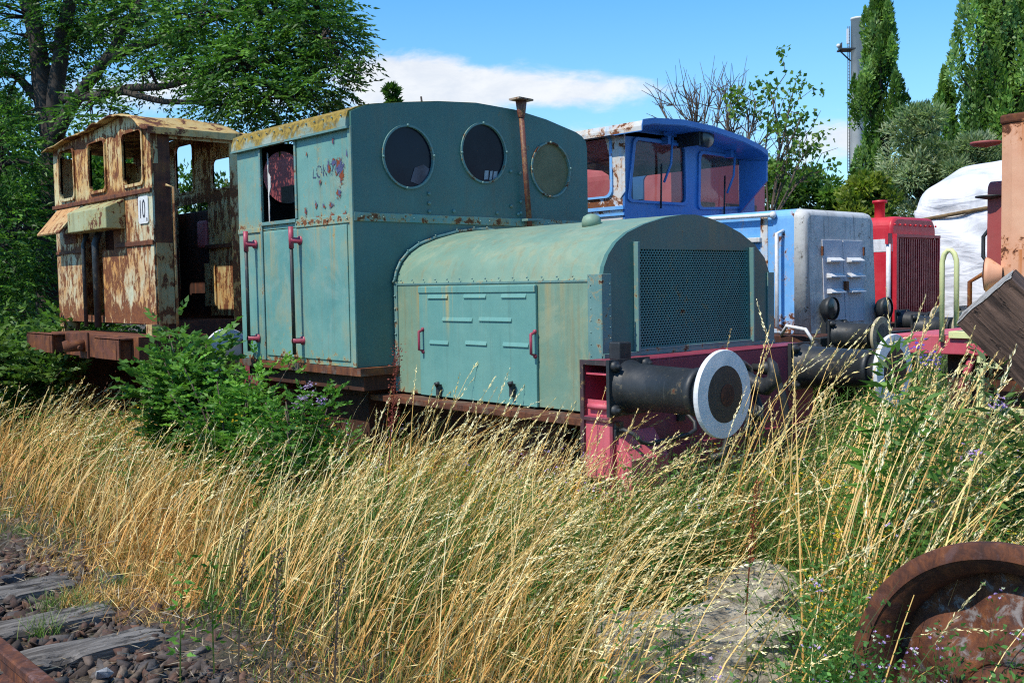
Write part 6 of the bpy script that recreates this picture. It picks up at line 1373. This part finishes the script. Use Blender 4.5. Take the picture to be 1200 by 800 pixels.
# big ash at the left
AD = 15.0
ash_base = dep(62, 430, AD); ash_base[2] = 0
ASH = thing('ash_tree', 'big ash tree with several dark stems spreading over the rusty cab', 'tree', ash_base)
mb = MB(); a = lambda px, py, dd=0: dep(px, py, AD+dd); pts = []
bz = np.array([ash_base[0], ash_base[1], -.1])
for P_, ra, rb in [([bz, a(60, 250), a(58, 140), a(45, 50), a(38, -60), a(30, -200)], .20, .08), ([a(58, 160), a(42, 60, .4), a(22, -20, .5), a(5, -120)], .13, .06), ([a(60, 190), a(66, 110, -.3), a(72, 40, -.3), a(100, -40, -.5), a(140, -140)], .14, .07), ([a(64, 160, -.2), a(95, 105, -.6), a(118, 70, -.8), a(160, 20, -1), a(210, -60, -1)], .10, .04), ([a(72, 120, -.3), a(130, 108, -1), a(200, 98, -1.6), a(290, 80, -2.2), a(380, 50, -2.6)], .075, .015), ([a(130, 108, -1), a(190, 118, -1.6), a(260, 125, -2), a(330, 118, -2.4)], .05, .012), ([a(118, 70, -.8), a(190, 45, -1.4), a(280, 20, -2), a(370, 5, -2.4)], .07, .015), ([a(60, 60), a(110, 30, .3), a(190, -20, .5), a(290, -40, .5)], .08, .02), ([a(50, 120), a(20, 90, .3), a(-40, 60, .5)], .08, .03), ([a(58, 200), a(20, 190, -.3), a(-20, 200, -.6)], .05, .015), ([a(60, 260), a(25, 270, -.5), a(-10, 300, -.9)], .04, .012)]:
    pts += limb(mb, P_, ra, rb)
SRC = np.array(pts)
blobs = [(30, 20, AD, 75, 55, 1.3), (-40, 60, AD, 60, 80, .9), (25, 100, AD+.5, 55, 50, .8), (8, 190, AD-.5, 48, 60, 1.2), (15, 280, AD-.6, 48, 60, 1.3), (12, 350, AD-.5, 52, 50, 1.2), (105, 10, AD-.5, 60, 38, .9), (180, 15, AD-1, 62, 42, 1.1), (250, 25, AD-1.8, 66, 46, 1.25), (320, 35, AD-2.2, 60, 48, 1.25), (375, 30, AD-2.5, 44, 40, .8), (400, 55, AD-2.5, 32, 36, .32), (300, 90, AD-2.4, 60, 42, 1.15), (345, 115, AD-2.4, 52, 34, .75), (245, 78, AD-2, 48, 36, .7), (190, 62, AD-1.4, 45, 26, .35), (385, 95, AD-2.6, 35, 34, .45), (110, 135, AD-1, 42, 22, .45), (150, 85, AD-1, 40, 20, .22), (265, 128, AD-2, 40, 16, .3), (95, 60, AD, 40, 30, .35), (210, -60, AD, 200, 50, 2.0), (30, -120, AD, 160, 90, 2.0), (200, 95, AD+1.5, 45, 25, .2), (330, -10, AD-2, 70, 40, .8)]
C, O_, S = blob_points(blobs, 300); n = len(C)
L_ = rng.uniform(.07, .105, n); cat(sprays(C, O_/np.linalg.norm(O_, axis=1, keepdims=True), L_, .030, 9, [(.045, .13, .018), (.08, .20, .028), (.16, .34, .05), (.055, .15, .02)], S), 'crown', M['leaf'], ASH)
sel = rng.choice(n, 520, replace=False); twigs_to(mb, SRC, C[sel], .012); mb.build('trunk', M['bark'], ASH)
# tall background greenery behind the ash, down to the ground
def bigtree(name, label, px, ptop, pbot, d, wpx, cols, n=9000, L=.16, W=.08, group=None, shape='round', leafshade=1., gaps=0., trunkr=.2, up=.3, clumps=None, zbase=None):
    base = dep(px, 330, d); base[2] = 0; top = dep(px, ptop, d); Hh = top[2]
    r_ = thing(name, label, 'tree', base, group); mb = MB(); wm = wpx*d/F; zlow = max(.3, dep(px, pbot, d)[2])
    limbs = []; nb_ = clumps or 46; cc = []
    trunk = [base+np.array([0, 0, -.1]), base+np.array([0, 0, Hh*.3]), base+np.array([.1, 0, Hh*.65]), base+np.array([0, 0, Hh*.96])]; tp_ = limb(mb, trunk, trunkr, trunkr*.15)
    for k in range(nb_):
        f = rng.uniform(0, 1)
        if shape == 'round': prof_ = math.sqrt(max(0, 1-(2*f-1)**2))*.95+.12
        elif shape == 'poplar': prof_ = (np.interp(f, [0, .08, .3, .6, .85, 1], [.6, .9, 1., .82, .50, .10]))
        else: prof_ = 1
        z = zlow+(Hh-zlow)*f; a_ = rng.uniform(0, 6.3); rr = wm*prof_*rng.uniform(.15, .92 if shape != 'poplar' else (.95 if k % 4 else 1.32))
        c = base+np.array([math.cos(a_)*rr, math.sin(a_)*rr, z]); cc.append((c, prof_, a_))
        s0 = tp_[int(np.clip((z/Hh-.12), 0, .95)*len(tp_))]; mb.tube([s0, (s0+c)/2+np.array([0, 0, -.1 if shape == 'poplar' else .1]), c], [trunkr*.28, trunkr*.16, .01], 5, cap=False)
    mb.build('trunk', M['bark'], r_)
    per = n//nb_; Cs = []; Ds = []; Ts = []
    for (c, prof_, a_) in cc:
        rad = wm*(.30 if shape != 'poplar' else .12)*rng.uniform(.7, 1.25); v = rng.normal(0, 1, (per, 3)); v /= np.linalg.norm(v, axis=1, keepdims=True); q = v*rng.uniform(.2, 1, (per, 1))**.5*np.array([rad, rad, rad*(4.2 if shape == 'poplar' else .85)])
        if shape == 'poplar': q[:, :2] *= np.clip(1-.7*q[:, 2:3]/(rad*4.2), .10, 1.6)
        Cs.append(c+q); dd_ = v+np.array([0, 0, up]); Ds.append(dd_+rng.normal(0, .4, dd_.shape)); tint_ = np.array(cols[rng.integers(0, len(cols))])*rng.uniform(.75, 1.25); Ts.append(np.tile(tint_, (per, 1))*(1+rng.uniform(-.35, .35, (per, 1)))*np.array([1.0, .98, .85]))
    Cs = np.concatenate(Cs); cat([leaves(Cs, np.concatenate(Ds), rng.uniform(.7, 1.2, len(Cs))*L, rng.uniform(.8, 1.1, len(Cs))*W, np.concatenate(Ts)*leafshade)], 'crown', M['leaf'], r_)
    return r_
DG = [(.05, .14, .02), (.08, .19, .03), (.12, .26, .04), (.055, .15, .02)]
bigtree('broadleaf_tree', 'dark leafy tree filling the gap left of the ash stems', 5, 120, 430, 21, 120, DG, n=15000, L=.16, W=.08)
bigtree('broadleaf_tree', 'dark tree seen below the ash canopy and through the rusty cab windows', 110, 175, 425, 24, 110, DG, n=13000, L=.17, W=.09)
bigtree('broadleaf_tree', 'lower green tree behind the doorway of the rusty cab', 235, 215, 400, 30, 75, [(.05, .11, .02), (.07, .15, .03)], n=8000, L=.18, W=.1)
bigtree('broadleaf_tree', 'dark tree in the wood beyond the left edge of the photo', -130, 60, 430, 24, 170, DG, n=14000, L=.2, W=.1)
# two tree tops peeping over the green cab
bigtree('broadleaf_tree', 'tree top peeping over the green cab roof at its left', 467, 107, 300, 34, 19, [(.05, .12, .02), (.09, .2, .03)], n=2400, L=.22, W=.12, clumps=11)
bigtree('broadleaf_tree', 'pointed tree top peeping over the green cab roof, nearer the middle', 499, 104, 300, 34, 14, [(.05, .12, .02), (.07, .15, .03)], n=2200, L=.22, W=.12, clumps=10)
# poplars
PG = [(.11, .23, .045), (.15, .29, .06), (.20, .35, .09), (.08, .17, .035), (.25, .40, .15)]
bigtree('poplar_tree', 'slender poplar standing in front of the tall grey chimney', 1031, 2, 250, 62, 38, PG, n=25000, L=.27, W=.16, shape='poplar', clumps=150, group='poplars beyond the yard', trunkr=.35, up=1.2)
bigtree('poplar_tree', 'massive dark poplar rising out of the top right corner', 1172, -70, 245, 56, 72, PG, n=42000, L=.27, W=.17, shape='poplar', clumps=230, group='poplars beyond the yard', trunkr=.5, up=1.2)
bigtree('poplar_tree', 'small pointed poplar on the left flank of the massive poplar', 1106, 90, 240, 58, 17, PG, n=12000, L=.25, W=.15, shape='poplar', clumps=90, group='poplars beyond the yard', trunkr=.2, up=1.2)
bigtree('poplar_tree', 'poplar beyond the right edge of the photo', 1245, -20, 245, 60, 50, PG, n=16000, L=.36, W=.22, shape='poplar', clumps=120, group='poplars beyond the yard', trunkr=.4, up=1.2)
# willow, shrubs
WL = [(.26, .34, .19), (.19, .27, .13), (.34, .40, .27), (.14, .21, .09)]
bigtree('willow_tree', 'silvery willow between the two big poplars', 1080, 135, 275, 44, 52, WL, n=13000, L=.30, W=.07, trunkr=.2, clumps=60)
bigtree('willow_tree', 'silvery willow below the massive poplar, above the white tarpaulin', 1140, 165, 275, 42, 44, WL, n=11000, L=.28, W=.07, trunkr=.2, clumps=50)
bigtree('shrub_tree', 'yellow-green shrub rising behind the red locomotive', 1015, 212, 300, 30, 40, [(.19, .26, .03), (.24, .31, .05), (.14, .21, .03)], n=6500, L=.17, W=.10, clumps=40, trunkr=.06)
bigtree('shrub_tree', 'green shrub behind the grey bonnet of the blue locomotive', 960, 205, 300, 32, 44, [(.08, .17, .025), (.11, .22, .035), (.06, .13, .02)], n=6500, L=.17, W=.10, clumps=44, trunkr=.06)
bigtree('shrub_tree', 'dark green shrub just right of the blue cab', 915, 195, 300, 34, 34, [(.06, .13, .02), (.09, .17, .03)], n=5200, L=.15, W=.09, clumps=38, trunkr=.06)
# half-bare maple with loose leaf clusters
def openbranch(name, label, px, d, tips, ncl, cols, rootz=.0, L=.16, W=.12, fan=14, r_=.10, leafn=24, spread=.3):
    base = dep(px, 330, d); base[2] = rootz; T_ = thing(name, label, 'tree', base); mb = MB(); mains = limb(mb, [base, base+np.array([0, 0, dep(px, 250, d)[2]*.9])], r_, r_*.7); fork = mains[-1]; ends = []
    for (tx, ty, dd) in tips:
        e = dep(tx, ty, d+dd); m1 = fork*.5+e*.5+np.array([rng.normal(0, .3), rng.normal(0, .3), .25]); pth = limb(mb, [fork, m1, e], r_*.4, .018, 6); ends.append(e)
        for k in range(fan):
            s = pth[rng.integers(len(pth)//3, len(pth))]; q = s+(e-fork)/np.linalg.norm(e-fork)*rng.uniform(.25, .85)+rng.normal(0, .25, 3); mb.tube([s, (s+q)/2+rng.normal(0, .08, 3), q], [.014, .010, .005], 4, cap=False)
            if rng.uniform() < ncl: ends.append(q)
    mb.build('trunk', M['twig'], T_)
    if leafn:
        E_ = np.array(ends); n = len(E_)*leafn; C_ = np.repeat(E_, leafn, 0)+rng.normal(0, spread, (n, 3))*np.array([1, 1, .7]); D = rng.normal(0, 1, (n, 3)); D[:, 2] -= .3
        cat([leaves(C_, D, rng.uniform(.7, 1.2, n)*L, rng.uniform(.8, 1.1, n)*W, np.repeat(colmix(cols, len(E_), .2), leafn, 0)*(1+rng.uniform(-.25, .25, (n, 1))))], 'crown', M['leaf'], T_)
openbranch('maple_tree', 'loose maple with bright leaf clusters behind the blue visor', 900, 26, [(885, 120, 0), (905, 112, .5), (925, 118, 0), (938, 135, -.5), (930, 155, .4), (945, 175, 0), (900, 140, .6), (875, 128, .3), (918, 190, 0), (955, 200, 0)], .35, [(.10, .20, .03), (.15, .27, .04), (.12, .22, .03)], L=.15, W=.12, fan=9, leafn=20, spread=.16, r_=.07)
openbranch('bare_shrub', 'leafless brushy tree behind the blue cab roof', 835, 27, [(777, 128, 0), (790, 122, .3), (805, 114, 0), (820, 110, .4), (835, 106, 0), (850, 108, .2), (860, 100, -.3), (866, 110, 0), (812, 118, .5), (845, 112, .5), (882, 150, 0), (895, 165, 0)], .0, DG, fan=34, leafn=0, r_=.05)
# far wood that closes the horizon
def wood():
    Vs = []; n = 60000; ang = rng.uniform(0, 2*math.pi, n); R_ = rng.uniform(75, 95, n); hh = 5.2+2.2*np.sin(ang*9)+1.4*np.sin(ang*23+1)+1.0*np.sin(ang*51); z = hh*rng.uniform(0, 1, n)**.7
    C_ = np.stack([np.cos(ang)*R_, np.sin(ang)*R_, z], 1); D = rng.normal(0, 1, (n, 3)); D[:, 2] += .4
    o = cat([leaves(C_, D, rng.uniform(.7, 1.3, n), rng.uniform(.5, .9, n), colmix(DG+[(.08, .15, .03)], n, .35))], 'distant_woods', M['leaf']); tag(o, kind='stuff')
wood()
# chimney with its platform
c = dep(1005, 330, 170); ctop = dep(1005, 28, 170)[2]; CH_ = thing('chimney', 'tall grey industrial chimney with a small aerial platform', 'chimney', (c[0], c[1], 0))
rc = 7.8*170/F; mb = MB(); mb.lathe((c[0], c[1], 0), (0, 0, 1), [(0, rc*1.15), (ctop, rc), (ctop+.02, rc*1.06), (ctop+.35, rc*1.06), (ctop+.36, rc*.8)], 40); mb.build('shaft', M['chimney'], CH_)
zp = dep(1000, 62, 170)[2]; lft = -r0
mb = MB(); q = np.array([c[0], c[1], zp]); mb.obox(q+lft*1.9, lft*1.3, fwd*.9, (0, 0, .12)); mb.obox(q+lft*2.9+np.array([0, 0, .5]), lft*.05, fwd*.9, (0, 0, .5))
mb.tube([q+lft*1.2+np.array([0, 0, -1.8]), q+lft*3+np.array([0, 0, -.1])], .12, 6); mb.build('platform', M['bufferblack'], CH_)
mb = MB()
for s in (1.35, 1.65): mb.tube([np.array([c[0], c[1], zp-20])+lft*s, np.array([c[0], c[1], ctop-1])+lft*s], .07, 5)
for k in range(int((ctop-1-(zp-20))/.5)): mb.tube([np.array([c[0], c[1], zp-20+k*.5])+lft*1.35, np.array([c[0], c[1], zp-20+k*.5])+lft*1.65], .03, 4)
mb.build('ladder', M['bufferblack'], CH_)
mb = MB(); mb.obox(q+lft*1.7+np.array([0, 0, 2.2]), lft*.14, fwd*.15, (0, 0, 1.2)); mb.ball(q+lft*3.2+np.array([0, 0, .7]), .35, 10, 6); mb.build('antenna', M['white_paint'], CH_)
